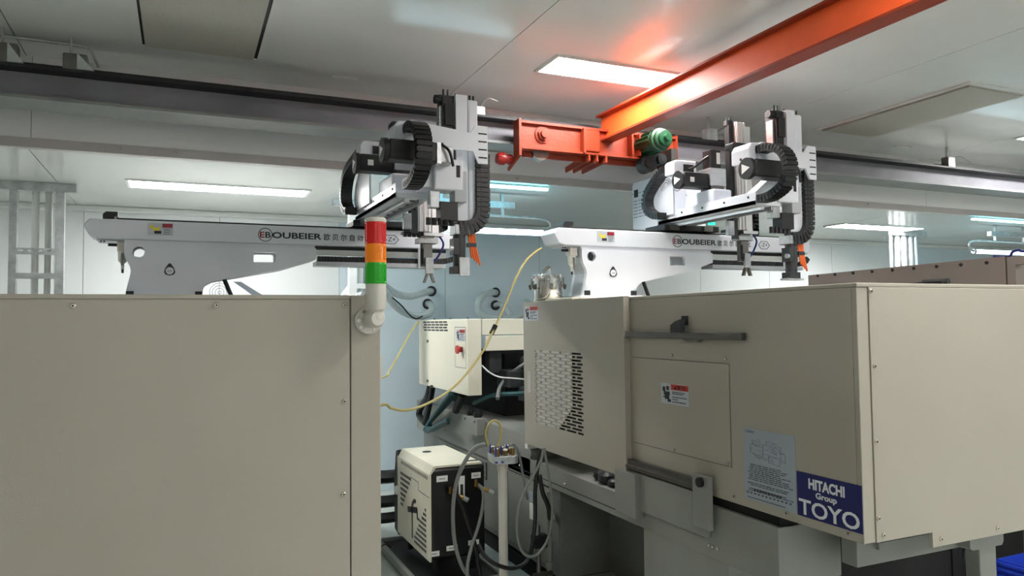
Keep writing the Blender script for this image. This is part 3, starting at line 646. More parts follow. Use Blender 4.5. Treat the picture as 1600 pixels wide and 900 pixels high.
    # --- control cabinet at the back
    if ctrl_box:
        kx = X(c+.19)
        bx = MB().prism([(Y(.20), 2.20), (Y(.70), 2.27), (Y(.70), 2.60), (Y(.68), 2.618), (Y(.22), 2.618), (Y(.20), 2.60)], 'x', kx, kx+.28).build('control_cabinet', 'robot', R_, .01)
        B(kx-.001, kx, Y(.20), Y(.70), 2.532, 2.535).build('seam', 'ink_s', bx)
        B(kx-.004, kx, Y(.62), Y(.665), 2.505, 2.56).build('socket', 'black', bx)
        for r in range(6):
            for q in range(3): B(kx-.0012, kx, Y(.50+q*.065), Y(.55+q*.065), 2.355+r*.024, 2.359+r*.024).build('vent_slot', 'ink', bx)
        for fy in (.15, .02):
            mb = MB()
            for rr in (.055, .040, .024):
                for i in range(20):
                    a = 2*math.pi*i/20; mb.obox((X(c+.10), Y(fy)+rr*math.cos(a), 2.50+rr*math.sin(a)), (.001, 0, 0), (0, -.0078*rr/.055*math.sin(a), .0078*rr/.055*math.cos(a)), (0, .0022*math.cos(a), .0022*math.sin(a)))
            mb.build('fan_guard', 'ink_s', R_)
        B(X(c+.101), X(c+.115), Y(-.06), Y(.22), 2.30, 2.58).build('fan_panel', 'robot', R_, .004)
        B(X(c+.30), X(c+.345), Y(-.045), Y(-.03), 2.222, 2.262).build('status_display', 'exitg', R_)
    return R_
robot(-.475, 4.40, 1.438, -.92, -.53, 2.745, 2.085, 2.52, 2.02, 'grey-looking take-out robot behind the coloured signal tower', sxo=.19, yu=-.40)
RB = robot(2.04, 3.95, .83, -.75, -.30, 2.795, 2.07, 2.83, 2.066, 'white take-out robot standing on the machine with the blue brand plate', ctrl_box=True)

# ================================================================== LEFT MACHINE
LM = thing('moulding_machine', (0, 3.3, 0), 'beige machine cover filling the lower left of the photo', 'machine')
LYF, LX0, LX1, LT = 2.20, -.50, .545, 1.683
sx_ = P(548, 600, y=LYF).x
B(LX0, sx_-.0025, LYF, LYF+.02, .30, LT-.012).build('end_panel', 'cream', LM, .002)
B(sx_+.001, LX1, LYF+.001, LYF+.02, .30, LT).build('corner_panel', 'cream', LM, .003)
B(LX0, LX1, LYF+.02, 3.55, .30, LT-.002).build('cover_body', 'cream', LM, .003)
B(LX0, sx_-.002, LYF-.003, LYF+.03, LT-.012, LT).build('top_lip', 'cream', LM, .002)
B(LX0+.05, LX1-.05, 3.55, 5.3, .05, 1.2).build('bed', 'bed', LM)
B(LX0+.05, LX1-.05, 4.2, 4.75, 1.2, 1.7345).build('fixed_platen', 'bed', LM)
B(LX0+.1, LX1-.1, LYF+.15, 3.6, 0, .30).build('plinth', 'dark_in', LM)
for u, v in ((114, 478), (338, 477), (538, 477), (538, 627), (537, 772)):
    screw(LM, P(u, v, y=LYF), 'y')
lt = B(LX1, LX1+.012, LYF+.03, LYF+.06, P(596, 595, y=LYF).z, P(596, 556, y=LYF).z).build('latch', 'towerw', LM)
B(LX1+.012, LX1+.013, LYF+.035, LYF+.055, P(596, 588, y=LYF).z, P(596, 566, y=LYF).z).build('latch_slot', 'hex', lt)

# ------------------------------------------------------------------ signal tower
tx = P(585, 400, y=2.15).x
def tz(v): return P(585, v, y=2.15).z
TY = 2.145; cX = P(587, 400, y=TY).x
tw = thing('signal_tower', (cX, TY, tz(525)), 'red amber green signal tower on the beige machine corner', 'signal light')
z_c, z_r, z_a, z_g, z_b, z_e = tz(341), tz(348), tz(382), tz(411), tz(444), tz(484)
rr = .0305
MB().lathe((cX, TY, z_r), [(rr*1.03, 0), (rr*1.03, z_c-z_r-.004), (rr*.9, z_c-z_r), (0, z_c-z_r)], 28).build('cap', 'towerw', tw)
for nm, m, a, b in (('red_lens', 'redl', z_a, z_r), ('amber_lens', 'ambl', z_g, z_a), ('green_lens', 'grnl', z_b, z_g)):
    pr = [(rr*1.03, 0), (rr*1.03, .006), (rr, .007)]
    n = 9; h = b-a
    for k in range(n): pr += [(rr*.985, .009+(h-.014)*k/n), (rr*1.01, .009+(h-.014)*(k+.5)/n)]
    pr += [(rr, h-.003), (rr*.99, h)]
    MB().lathe((cX, TY, a), pr, 32).build(nm, m, tw)
    # vertical ribs of the lens
    mb = MB()
    for i in range(36):
        t = 2*math.pi*i/36; mb.obox((cX+rr*1.0*math.cos(t), TY+rr*math.sin(t), a+h*.52), (-.0007*math.sin(t), .0007*math.cos(t), 0), (.0007*math.cos(t), .0007*math.sin(t), 0), (0, 0, h*.40))
    mb.build('lens_ribs', m, tw)
MB().lathe((cX, TY, z_e), [(rr*.98, 0), (rr*1.0, .002), (rr*.98, z_b-z_e)], 28).build('base_tube', 'towerw', tw)
fx_, fz_ = P(575, 500, y=LYF).x, P(575, 501, y=LYF).z
fl_ = MB().lathe((fx_, LYF, fz_), [(.041, 0), (.041, .010), (.038, .014), (.0, .014)], 32, (0, -1, 0)).build('mount_flange', 'towerw', tw)
for a in (120, 180, 220, 300):
    x_, z_ = fx_+.031*math.cos(math.radians(a)), fz_+.031*math.sin(math.radians(a)); C((x_, LYF-.016, z_), (x_, LYF-.013, z_), .0055, 12).build('flange_screw', 'screw', fl_)
MB().cyl((cX, TY, z_e-.012), (cX, TY, z_e), .022, 20).build('neck', 'towerw', tw)
MB().lathe((cX-.012, LYF-.012, fz_+.002), [(.020, 0), (.024, .010), (.026, .03), (.026, .055), (.02, .066), (.0, .068)], 24, (.2, -1, .05)).build('elbow_joint', 'towerw', tw)
MB().lathe((cX, TY, fz_-.012), [(.012, 0), (.022, .006), (.025, .018), (.024, z_e-.010-(fz_-.012))], 20).build('elbow_stem', 'towerw', tw)

# ================================================================== RIGHT MACHINE
MX, MYF, MT = 2.0, 1.742, 1.711
RM = thing('moulding_machine', (2.5, 3.6, 0), 'beige machine with a blue and white brand plate on its side', 'machine')
MX1 = 3.05
zA = P(1368, 848, y=MYF).z; zB = P(1457, 855.5, y=MYF).z; xn = P(1456, 845, y=MYF).x; xs0 = P(1362, 650, y=MYF).x
B(MX, MX+.02, MYF+.0205, 3.10, zA, MT-.0125).build('side_panel', 'cream', RM, .002)
B(MX, xs0-.0004, MYF-.0, MYF+.02, zA, MT-.0125).build('corner_post', 'cream', RM, .003)
MB().prism([(xs0+.0004, zA), (xn, zA), (xn, zB), (MX1, zB), (MX1, MT-.0125), (xs0+.0004, MT-.0125)], 'y', MYF-.004, MYF+.012).build('front_panel', 'cream', RM, .0015)
B(MX, MX1, MYF-.003, 3.10, MT-.012, MT+.002).build('top_panel', 'cream', RM, .003)
B(MX1-.02, MX1, MYF+.02, 3.10, zB, MT).build('far_panel', 'cream', RM)
B(MX+.02, MX+.03, MYF+.03, 2.2, zA-.002, zA+.02).build('bottom_lip', 'cream', RM)
for u, v in ((1360, 455), (1366, 572), (1369, 690), (1372, 810), (1380, 836), (1470, 842), (1558, 825)): screw(RM, P(u, v, y=MYF-.004), 'y')
for u, v in ((1148, 776), (1230, 802), (1327, 833)): screw(RM, P(u, v, x=MX), 'x')
ap = B(MX-.003, MX, 2.365, 3.06, 1.012, 1.418).build('access_panel', 'cream', RM, .001)
for u, v in ((1050, 555), (1133, 561), (1055, 703), (1140, 725)): screw(ap, P(u, v, x=MX-.003), 'x', False)
sm_ = MB()
for yy0, yy1, zz0, zz1 in ((2.362, 2.365, 1.012, 1.418), (2.362, 3.06, 1.009, 1.012), (2.362, 3.06, 1.418, 1.421)): sm_.box(MX-.0015, MX, yy0, yy1, zz0, zz1)
sm_.build('panel_seam', 'joint', RM)
a_, b_ = P(1033, 596, x=MX-.003), P(1077, 637, x=MX-.003)
warning_label(RM, 'x', a_.y, b_.y, 1.222, 1.314, MX-.003)
# paper notice
n0, n1 = P(1162, 690, x=MX).y, P(1243, 720, x=MX).y
zt_, zb_ = P(1162, 667, x=MX).z, P(1165, 778, x=MX).z
nt_ = B(MX-.0012, MX-.0002, n1, n0, zb_, zt_).build('notice_sheet', 'paper', RM)
text('注意事项', 'x', n0-.012, n0-.062, zt_-.018, zt_-.008, MX-.001, 'ink', nt_)
H_ = zt_-zb_; W_ = n0-n1
mb = MB()
def seg(mb, u0, v0, u1, v1, t=.0008):
    p = Vector((MX-.0018, n0-W_*u0, zt_-H_*v0)); q = Vector((MX-.0018, n0-W_*u1, zt_-H_*v1)); d = (q-p)/2
    if d.length < 1e-5: return
    n_ = d.cross(Vector((1, 0, 0))).normalized()*t; mb.obox((p+q)/2, d, n_, (.0003, 0, 0))
for (u0, v0_, u1, v1_) in ((.14, .22, .40, .36), (.18, .16, .34, .22), (.40, .20, .74, .34), (.46, .14, .66, .20), (.50, .34, .72, .44), (.24, .36, .46, .40), (.56, .24, .66, .30), (.74, .26, .82, .38)):
    for a, b, c_, d_ in ((u0, v0_, u1, v0_+.02), (u1, v0_+.02, u1, v1_), (u1, v1_, u0, v1_-.02), (u0, v1_-.02, u0, v0_)): seg(mb, a, b, c_, d_, .0004)
for k in range(34): u, v = random.uniform(.15, .75), random.uniform(.15, .42); seg(mb, u, v, u+random.uniform(-.08, .08), v+random.uniform(-.03, .03), .0004)
mb.build('diagram', 'ink_s', nt_)
mb = MB()
for k in range(15):
    v = .50+k*.026
    if k in (9, 12): continue
    u = random.uniform(.06, .14)
    while u < random.uniform(.6, .92): wd = random.uniform(.03, .12); seg(mb, u, v, u+wd, v, .0012); u += wd+.02
for k in range(10): seg(mb, .20+k*.055, .845, .235+k*.055, .845, .0035)
for k in range(12): seg(mb, .05+k*.075, .90, .085+k*.075, .90, .0022)
seg(mb, .06, .965, .8, .965, .001)
mb.build('print', 'ink', nt_)
# brand plate
q0, q1 = P(1245.7, 760, x=MX).y, P(1348, 800, x=MX).y
qt, qb = P(1245.7, 735.5, x=MX).z, P(1348, 835, x=MX).z
bp_ = B(MX-.002, MX-.0002, q1, q0, qb, qt).build('brand_plate', 'stk_b', RM)
qw, qh = q0-q1, qt-qb
text('HITACHI', 'x', q0-qw*.20, q0-qw*.76, qt-qh*.34, qt-qh*.10, MX-.0021, 'white_ink', bp_, bold=.045)
text('Group', 'x', q0-qw*.31, q0-qw*.64, qt-qh*.56, qt-qh*.38, MX-.0021, 'white_ink', bp_, bold=.035)
text('TOYO', 'x', q0-qw*.03, q0-qw*.965, qt-qh*.955, qt-qh*.60, MX-.0021, 'white_ink', bp_, bold=.02)
# sliding guide bar and stop
gb_ = B(MX-.032, MX-.006, 2.255, 3.10, 1.515, 1.546).build('guide_bar', 'steel_d', RM, .003)
sp_ = MB().prism([(2.69, 1.543), (2.69, 1.575), (2.655, 1.592), (2.62, 1.60), (2.62, 1.543)], 'x', MX-.045, MX-.02).build('bar_stop', 'mech', RM)
B(MX-.006, MX-.001, 2.62, 2.66, 1.575, 1.615).build('stop_bracket', 'black', RM)
MB().prism([(2.63, 1.515), (2.50, 1.515), (2.53, 1.504), (2.60, 1.504)], 'x', MX-.03, MX-.01).build('bar_roller', 'steel_d', RM)
# --- safety door with real slots
DX, D0, D1, DZ0, DZ1 = 1.962, 3.075, 4.235, .838, 1.716
s0, s1, v0, v1 = 3.487, 4.075, .985, 1.432
dm = MB(); th = .003
def dbox(y0, y1, z0, z1): dm.box(DX, DX+th, y0, y1, z0, z1)
dbox(D0, s0, DZ0, DZ1); dbox(s1, D1, DZ0, DZ1); dbox(s0, s1, DZ0, v0); dbox(s0, s1, v1, DZ1)
NR = 24; pit = (v1-v0)/NR; sh = pit*.60
for r in range(NR):
    zz = v0+r*pit
    dbox(s0, s1, zz+sh, zz+pit)
    L_ = .128; off = 0 if r % 2 else -L_/2
    y = s0+off
    while y < s1:
        e0, e1 = max(y, s0), min(y+.018, s1)
        if e1 > e0: dbox(e0, e1, zz, zz+sh)
        y += L_
dr = dm.build('safety_door', 'cream', RM)
fr = MB(); fr.box(DX+th, MX-.005, D0, D0+.004, DZ0, DZ1); fr.box(DX+th, MX-.005, D1-.004, D1, DZ0, DZ1); fr.box(DX+th, MX-.005, D0, D1, DZ1-.004, DZ1); fr.box(DX+th, MX-.005, D0, D1, DZ0, DZ0+.004)
fr.build('door_rim', 'cream', dr)
B(DX-.001, DX, D1-.10, D1-.05, 1.16, 1.29).build('hand_plate', 'bulk_trim', dr)
warning_label(dr, 'x', P(820, 485, x=DX).y, P(841, 490, x=DX).y, 1.603, 1.692, DX)
MB().prism([(4.15, .94), (4.15, 1.46), (3.62, 1.46), (3.62, 1.12), (3.80, .97)], 'x', DX+.006, DX+.009).build('inner_screen', 'stk_white', RM)
B(DX+.022, DX+.026, 3.40, 4.15, .95, 1.47).build('slot_shade_plate', 'dark_in', RM)  # added dark plate, makes the slots show a shaded interior
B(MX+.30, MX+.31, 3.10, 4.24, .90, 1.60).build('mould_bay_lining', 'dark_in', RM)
B(MX+.02, MX+.03, 3.06, 3.105, .85, 1.70).build('bay_edge', 'bed_d', RM)
B(DX+.0, MX+.06, D1-.04, D1, DZ0-.03, DZ0-.002).build('door_foot', 'stk_white', RM)
# --- platen, bed, base
B(MX+.03, MX1-.05, 3.72, 4.235, .90, 1.733).build('fixed_platen', 'cream_b', RM, .004)
bs = MB(); bs.box(MX, MX+.10, 3.05, 4.6, .615, .735); bs.box(MX+.1, MX1-.1, 3.0, 4.6, .70, .735)
bs.build('bed_rail', 'bed', RM, .002)
B(MX-.002, MX+.004, 3.15, 4.5, .645, .650).build('rail_seam', 'ink', RM)
for y in (3.19, 3.78, 4.4): screw(RM, (MX, y, .668), 'x', False)
B(MX, MX+.31, 2.12, 3.06, .615, .832).build('bed_front', 'bed', RM, .003)
B(MX-.022, MX-.001, 2.50, 3.0, .70, .872).build('rail_cover', 'bed', RM, .002)
B(MX-.05, MX-.001, 2.985, 3.165, .665, .872).build('door_stop_box', 'bed', RM, .003)
B(MX-.045, MX-.022, 2.455, 2.56, .74, .955).build('door_stop_post', 'bed', RM, .003)
for y, z in ((2.575, .80), (2.545, .80), (2.515, .665), (2.49, .665), (2.46, .665)): screw(RM, (MX-.001, y, z), 'x', False)
mb = MB(); mb.box(MX-.04, MX-.008, 2.49, 3.08, .892, .905); mb.box(MX-.03, MX-.005, 2.49, 3.08, .905, .930); mb.build('door_track', 'steel_d', RM)
C((MX-.035, 2.50, .93), (MX-.06, 2.50, .93), .02, 12).build('track_roller', 'black', RM)
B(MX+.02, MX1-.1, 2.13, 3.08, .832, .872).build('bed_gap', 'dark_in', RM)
B(MX, MX1-.2, 2.40, 2.995, 0, .615).build('front_base', 'bed', RM, .003)
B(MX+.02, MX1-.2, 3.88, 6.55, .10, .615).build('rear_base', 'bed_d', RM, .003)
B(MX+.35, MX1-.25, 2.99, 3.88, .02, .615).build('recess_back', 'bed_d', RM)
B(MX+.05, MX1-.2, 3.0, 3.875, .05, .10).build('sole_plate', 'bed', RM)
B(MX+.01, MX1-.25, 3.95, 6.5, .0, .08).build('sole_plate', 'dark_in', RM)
for y0, y1 in ((4.0, 4.62), (4.66, 5.35), (5.39, 6.1)): B(MX+.012, MX+.02, y0, y1, .14, .60).build('base_panel', 'bed', RM, .002)
B(MX+.004, MX+.012, 5.0, 5.9, .46, .585).build('perforated_plate', 'bed_d', RM)
mb = MB()
for i in range(26):
    for j in range(6): y = 5.02+i*.034+(j % 2)*.017; mb.box(MX+.003, MX+.0045, y, y+.024, .47+j*.019, .480+j*.019)
mb.build('perforation', 'ink', RM)['kind'] = 'stuff'
B(MX+.005, MX+.011, 4.20, 4.27, .36, .46).build('base_label', 'stk_white', RM)
B(MX+.005, MX+.011, 4.20, 4.27, .47, .53).build('base_label', 'paper', RM)
yl = MB().add([(MX-.001, 3.99, .44), (MX-.001, 3.91, .44), (MX-.001, 3.95, .52)], [(0, 1, 2)]).build('hazard_label', 'stk_white', RM)
# injection side
B(MX, MX+.6, 4.24, 6.7, .62, .88).build('injection_base', 'bed', RM, .003)
B(MX-.004, MX+.4, 4.22, 4.62, .76, .79).build('base_ledge', 'bed', RM)
for y in (4.7, 5.3, 5.9): screw(RM, (MX, y, .70), 'x', False)
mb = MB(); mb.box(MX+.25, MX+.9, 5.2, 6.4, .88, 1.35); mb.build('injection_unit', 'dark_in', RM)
ij = MB(); ij.box(2.08, 2.18, 5.10, 5.18, 1.22, 1.38); ij.box(2.16, 2.36, 4.90, 5.15, 1.12, 1.24); ij.box(2.22, 2.34, 4.80, 4.90, 1.03, 1.13); ij.box(2.30, 2.5, 4.7, 4.95, .95, 1.08)
ij.build('nozzle_block', 'mech', RM, .004)
C((2.42, 4.5, 1.20), (2.42, 5.2, 1.20), .085, 22).build('heating_barrel', 'mech', RM)
C((2.33, 4.75, 1.30), (2.33, 5.0, 1.30), .05, 18).build('barrel_band', 'steel_d', RM)
iv = B(2.012, 2.75, 5.07, 6.3, 1.50, 1.62).build('injection_cover', 'cream_b', RM, .006)
B(2.03, 2.70, 5.05, 5.07, 1.385, 1.495).build('cover_apron', 'cream_b', iv, .004)
kb = B(1.90, 2.008, 5.07, 6.29, 1.062, 1.622).build('control_box', 'cream_b', RM, .006)
KX = 1.90
for u0, v_ in ((0, 0),):
    mb = MB(); va, vb = P(661, 503, x=KX), P(699, 516, x=KX)
    for r in range(4):
        for q in range(6):
            L2 = (va.y-vb.y)/6; y = vb.y+q*L2+(r % 2)*.02-.01; z = 1.528+r*.022
            mb.box(KX-.001, KX+.002, y, y+L2*.84, z, z+.013)
    mb.build('vent_slots', 'ink', kb)['kind'] = 'stuff'
warning_label(kb, 'x', P(713, 520, x=KX).y, P(727, 525, x=KX).y, 1.455, 1.545, KX)
pn = MB()
e0, e1 = P(711, 560, x=KX).y, P(728, 560, x=KX).y
for a, b, c_, d_ in ((e0, e0-.004, 1.26, 1.56), (e1, e1-.004, 1.26, 1.56), (e0, e1, 1.258, 1.262), (e0, e1, 1.558, 1.562)): pn.box(KX-.001, KX, a, b, c_, d_)
pn.build('panel_seam', 'ink_s', kb)
es = P(722, 546, x=KX)
eb = C((KX-.03, es.y, es.z), (KX, es.y, es.z), .02, 14).build('stop_button', 'stk_dred', kb)
C((KX-.045, es.y, es.z), (KX-.03, es.y, es.z), .032, 16).build('button_cap', 'stk_red', eb)
for u, v in ((669, 533), (669, 595)):
    p = P(u, v, x=KX); C((KX-.012, p.y, p.z), (KX, p.y, p.z), .012, 10).build('lock', 'steel_d', kb)
for y in (5.2, 5.6, 6.0): C((KX+.05, y, 1.622), (KX+.05, y, 1.632), .01, 8).build('lid_bolt', 'steel_d', kb)
jb = B(1.93, 2.0, 4.98, 5.27, .78, .905).build('junction_box', 'bed', RM, .004)
for y in (5.02, 5.22): C((1.926, y, .88), (1.93, y, .88), .008, 8).build('box_screw', 'black', jb)
for y in (5.06, 5.2): MB().lathe((1.97, y, .905), [(.03, 0), (.034, .01), (.034, .03), (.022, .035), (.022, .06), (0, .06)], 14).build('cable_gland', 'black', jb)
# bed front end and leg
B(MX+.235, MX1, 1.98, 2.05, .695, zA-.005).build('cross_beam', 'bed', RM, .003)
B(MX+.33, MX1-.4, 1.965, 1.98, .75, .775).build('beam_label_strip', 'bed', RM)
B(MX+.32, MX1-.05, 2.38, 2.395, .0, .80).build('shade_skirt', 'dark_in', RM)  # added dark sheet standing in for the shade under the machine
B(MX+.03, MX1-.04, 2.05, 3.0, zA+.01, zA+.05).build('underside_tray', 'mech', RM)
xl0, xl1 = P(1523, 870, y=1.95).x, P(1549, 870, y=1.95).x
zl = EYE-(EYE-zB)*1.93/MYF
lg = B(xl0, xl1, 1.93, 1.99, .03, zB).build('leg', 'bed', RM, .004)
MB().prism([(xl0-.06, zB-.0), (xl1+.04, zB-.0), (xl1+.04, zl-.025), (xl1+.03, zl-.04), (xl0-.045, zl-.04), (xl0-.06, zl-.03)], 'y', 1.925, 2.0).build('leg_bracket', 'bed', lg)
MB().cyl((xl0+.03, 1.96, 0), (xl0+.03, 1.96, .03), .045, 16).build('leg_foot', 'black', lg)
fr_ = P(1517, 866, y=2.10); MB().tube([(fr_.x+.045*math.cos(a*math.pi/8), 2.10, fr_.z+.045*math.sin(a*math.pi/8)) for a in range(17)], .006, 8).build('pipe_ring', 'mech', RM)
for sx2 in (MX+.1, MX1-.3):
    for sy in (2.5, 6.3): pass

# ------------------------------------------------------------------ next machine to the right
NX = 4.5
NM = thing('moulding_machine', (5.2, 3.6, 0), 'brownish grey machine cover behind the beige machine at the right', 'machine')
B(NX, NX+1.05, 2.84, 4.37, .9, 1.935).build('cover', 'brownc', NM, .003)
MB().add([(NX, 4.37, 1.935), (NX+1.05, 4.37, 1.935), (NX+1.05, 2.84, 1.955), (NX, 2.84, 1.955), (NX, 2.84, 1.935), (NX+1.05, 2.84, 1.935)], [(0, 1, 2, 3), (0, 3, 4), (1, 5, 2), (3, 2, 5, 4)]).build('cover_lid', 'brownc', NM)
for k in range(9): C((NX-.006, 2.95+k*.165, 1.925), (NX, 2.95+k*.165, 1.925), .011, 8).build('lid_bolt', 'hex', NM)
B(NX, NX+.05, 2.78, 2.83, .9, 1.95).build('frame_post', 'brownc', NM)
B(NX, NX+.05, 2.40, 2.45, .9, 1.95).build('frame_post', 'brownc', NM)
B(NX, NX+.05, 2.45, 2.78, 1.90, 1.95).build('frame_rail', 'brownc', NM)
MB().prism([(2.80, 1.70), (2.78, 1.70), (2.46, 1.90), (2.48, 1.90)], 'x', NX+.01, NX+.04).build('frame_brace', 'galv', NM)
B(NX+.02, NX+1.0, 2.3, 6, 0, .9).build('base', 'bed_d', NM)
B(NX+.6, NX+.65, 2.4, 2.84, .9, 1.9).build('inner_panel', 'stk_white', NM)
p1, p2 = P(1410, 438, x=2.75), P(1473, 436, x=2.75)
MT += .004
tl = thing('air_gun', (2.75, (p1.y+p2.y)/2, MT), 'black slim tool lying on top of the beige machine', 'tool')
ty0, ty1 = p2.y, p1.y
C((2.78, ty0, MT+.020), (2.72, ty1, MT+.014), .012, 12, .008).build('barrel', 'black_g', tl)
C((2.78, ty0, MT+.020), (2.774, ty0+.10, MT+.0195), .0165, 12).build('grip', 'black', tl)
B(2.745, 2.765, ty0+.10, ty0+.13, MT+.002, MT+.012).build('trigger', 'black', tl); MT -= .004
MB().tube([Vector((NX+.02, 2.92, 1.962)), P(1576, 401, x=NX+.02), P(1582, 394, x=NX+.02), P(1592, 391, x=NX+.02), P(1604, 393, x=NX+.02), Vector((NX+.02, 2.43, 1.957))], .008).build('air_hose', 'hoseb', None)
tag(bpy.data.objects['air_hose'], 'blue hose looping over the brownish grey machine cover', 'hose')

bc = thing('shade_block', (3.75, 3.0, 0), 'added dark block filling the shaded gap behind the machine leg', 'cabinet')
B(3.12, 4.42, 2.75, 3.3, .04, .80).build('body', 'dark_in', bc, .004)  # added block with doors and feet, its dark colour stands in for shade
for x in (3.2, 3.8): B(x, x+.55, 2.74, 2.75, .08, .74).build('door', 'dark_in', bc, .002)
for x in (3.2, 4.3):
    for y in (2.8, 3.2): C((x, y, 0), (x, y, .04), .03, 10).build('foot', 'black', bc)
# blue crate
ct = thing('crate', (4.05, 2.5, 0), 'blue plastic crate on the floor beside the machine leg', 'crate')
cm = MB(); x0, x1, y0, y1 = 3.9, 4.2, 2.42, 2.57
cm.box(x0, x0+.01, y0, y1, .0, .33); cm.box(x1-.01, x1, y0, y1, .0, .33); cm.box(x0+.01, x1-.01, y0, y0+.01, .0, .33); cm.box(x0+.01, x1-.01, y1-.01, y1, .0, .33); cm.box(x0+.01, x1-.01, y0+.01, y1-.01, .0, .012)
cm.build('body', 'crate', ct)
for z in (.315, .285, .25):
    B(x0-.014, x1+.014, y0-.014, y0, z-.006, z+.006).build('rim', 'crate', ct); B(x0-.014, x0, y0, y1, z-.006, z+.006).build('rim', 'crate', ct)

# ------------------------------------------------------------------ stainless pot
px_, py_, pz_ = 2.085, 4.13, 1.733
pot = thing('steel_pot', (px_, py_, pz_), 'stainless steel canister with clamped lid on the beige machine', 'canister')
pr_ = .092
MB().lathe((px_, py_, pz_), [(pr_*.97, 0), (pr_, .006), (pr_, .112), (pr_*1.06, .114), (pr_*1.06, .122)], 36).build('body', 'steel', pot)
ld = MB().lathe((px_, py_, pz_+.122), [(pr_*1.06, 0), (pr_*1.06, .008), (pr_*.80, .012), (pr_*.78, .024), (pr_*.70, .030), (pr_*.3, .034), (0, .034)], 36).build('lid', 'steel', pot)
MB().tube([(px_-.05, py_, pz_+.152), (px_-.03, py_-.005, pz_+.175), (px_-.004, py_-.01, pz_+.20), (px_+.01, py_-.01, pz_+.195), (px_+.012, py_-.01, pz_+.155)], .009, 10).build('handle', 'steel', ld)
for a in (200, 255, 310, 20, 90, 145):
    ca, sa = math.cos(math.radians(a)), math.sin(math.radians(a)); r_ = pr_*1.09
    k_ = MB().obox((px_+r_*ca, py_+r_*sa, pz_+.105), (-.011*sa, .011*ca, 0), (.007*ca, .007*sa, 0), (0, 0, .034)).build('clamp', 'steel', pot, .003)
    MB().obox((px_+(r_+.012)*ca, py_+(r_+.012)*sa, pz_+.078), (-.009*sa, .009*ca, 0), (.006*ca, .006*sa, -.004), (.004*ca, .004*sa, .014)).build('lever', 'steel_d', k_)
    MB().lathe((px_+(pr_*.90)*ca, py_+(pr_*.90)*sa, pz_+.132), [(.014, 0), (.016, .006), (.014, .022), (.006, .026), (0, .026)], 12).build('clamp_knob', 'steel', k_)

# ------------------------------------------------------------------ mould temperature controller on its trolley
TX0, TX1, TY0, TY1, TZ0, TZ1 = 1.357, 1.725, 4.30, 5.02, .17, .735
tc = thing('temperature_controller', (1.54, 4.66, .14), 'black and cream mould temperature controller with brass valves', 'machine')
B(TX0+.012, TX1-.004, TY0+.006, TY1, TZ0, TZ1-.015).build('body', 'black_g', tc, .02)
ch = .03
MB().prism([(TX0+.001, TZ0), (TX0+.012, TZ0), (TX0+.012, TZ1-.05), (TX0+.001, TZ1-.05)], 'y', TY0-.002, TY1).build('side_panel', 'mtc_w', tc)
MB().prism([(TX0+.001, TZ1-.05), (TX0+.012, TZ1-.05), (TX0+ch+.012, TZ1-.012), (TX1-.03, TZ1-.012), (TX1-.03, TZ1), (TX0+ch, TZ1)], 'y', TY0-.002, TY1-.02).build('top_panel', 'mtc_w', tc)
MB().prism([(TY1, TZ0-.02), (TY1+.09, TZ0+.0), (TY1+.10, TZ1-.22), (TY1+.05, TZ1-.02), (TY1-.02, TZ1-.005), (TY1-.02, TZ0-.02)], 'x', TX0+.002, TX1-.01).build('rear_hood', 'black', tc, .008)
MB().cyl((1.50, 4.80, TZ1), (1.50, 4.80, TZ1+.002), .03, 20).build('top_cap', 'black', tc)
B(1.60, 1.70, TY0+.05, TY0+.075, TZ1, TZ1+.003).build('top_slot', 'mech', tc)
mb = MB()
sxp = TX0+.001
def tslot(y, z, L=.03, h=.014): mb.box(sxp-.001, sxp+.002, y, y+L, z-h/2, z+h/2)
for k in range(20): tslot(4.34+k*.03, .66, .012, .02)
for r in range(7):
    n = 8-r
    for k in range(n): tslot(4.94-k*.032-.024, .585-r*.034, .024, .018)
for r in range(9):
    n = r+1
    for k in range(min(n, 8)): tslot(4.37+k*.032, .46-r*.031, .024, .017)
mb.build('vent_slots', 'ink', tc)['kind'] = 'stuff'
mb = MB()
mb.obox((sxp, 4.66, .40), (.001, 0, 0), (0, .11, -.02), (0, .006, .018)); mb.obox((sxp, 4.665, .31), (.001, 0, 0), (0, .012, 0), (0, 0, .09))
for i in range(7):
    a = math.radians(100+i*16); mb.obox((sxp, 4.58+.09*math.cos(a)*-1, .46+.07*math.sin(a)-.06), (.001, 0, 0), (0, .014, .004), (0, -.002, .010))
mb.obox((sxp, 4.555, .40), (.001, 0, 0), (0, .006, .03), (0, .012, 0)); mb.obox((sxp, 4.53, .37), (.001, 0, 0), (0, .03, 0), (0, 0, .007))
mb.build('maker_mark', 'ink', tc)
B(sxp-.001, sxp+.002, 4.30, 4.52, .548, .552).box(sxp-.001, sxp+.002, 4.52, 4.70, .598, .602).box(sxp-.001, sxp+.002, 4.52, 4.524, .55, .60).build('panel_seam', 'ink_s', tc)
C((TX0-.01, 5.03, .45), (TX0+.01, 5.03, .45), .03, 18).build('gauge', 'stk_white', tc)
mb = MB()
for k in range(9): mb.box(TX0+.0, TX0+.003, TY1+.01, TY1+.07, .22+k*.022, .228+k*.022)
mb.build('rear_louvre', 'mech', tc)
for (x, z, w2, h2) in ((1.44, .655, .07, .035), (1.66, .655, .06, .035), (1.385, .215, .07, .03), (1.50, .235, .07, .03), (1.64, .25, .07, .03)):
    lb = B(x-w2/2, x+w2/2, TY0+.003, TY0+.006, z-h2/2, z+h2/2).build('name_tag', 'stk_white', tc); B(x-w2*.3, x+w2*.25, TY0+.0022, TY0+.003, z-.002, z+.002).build('print', 'ink_s', lb)
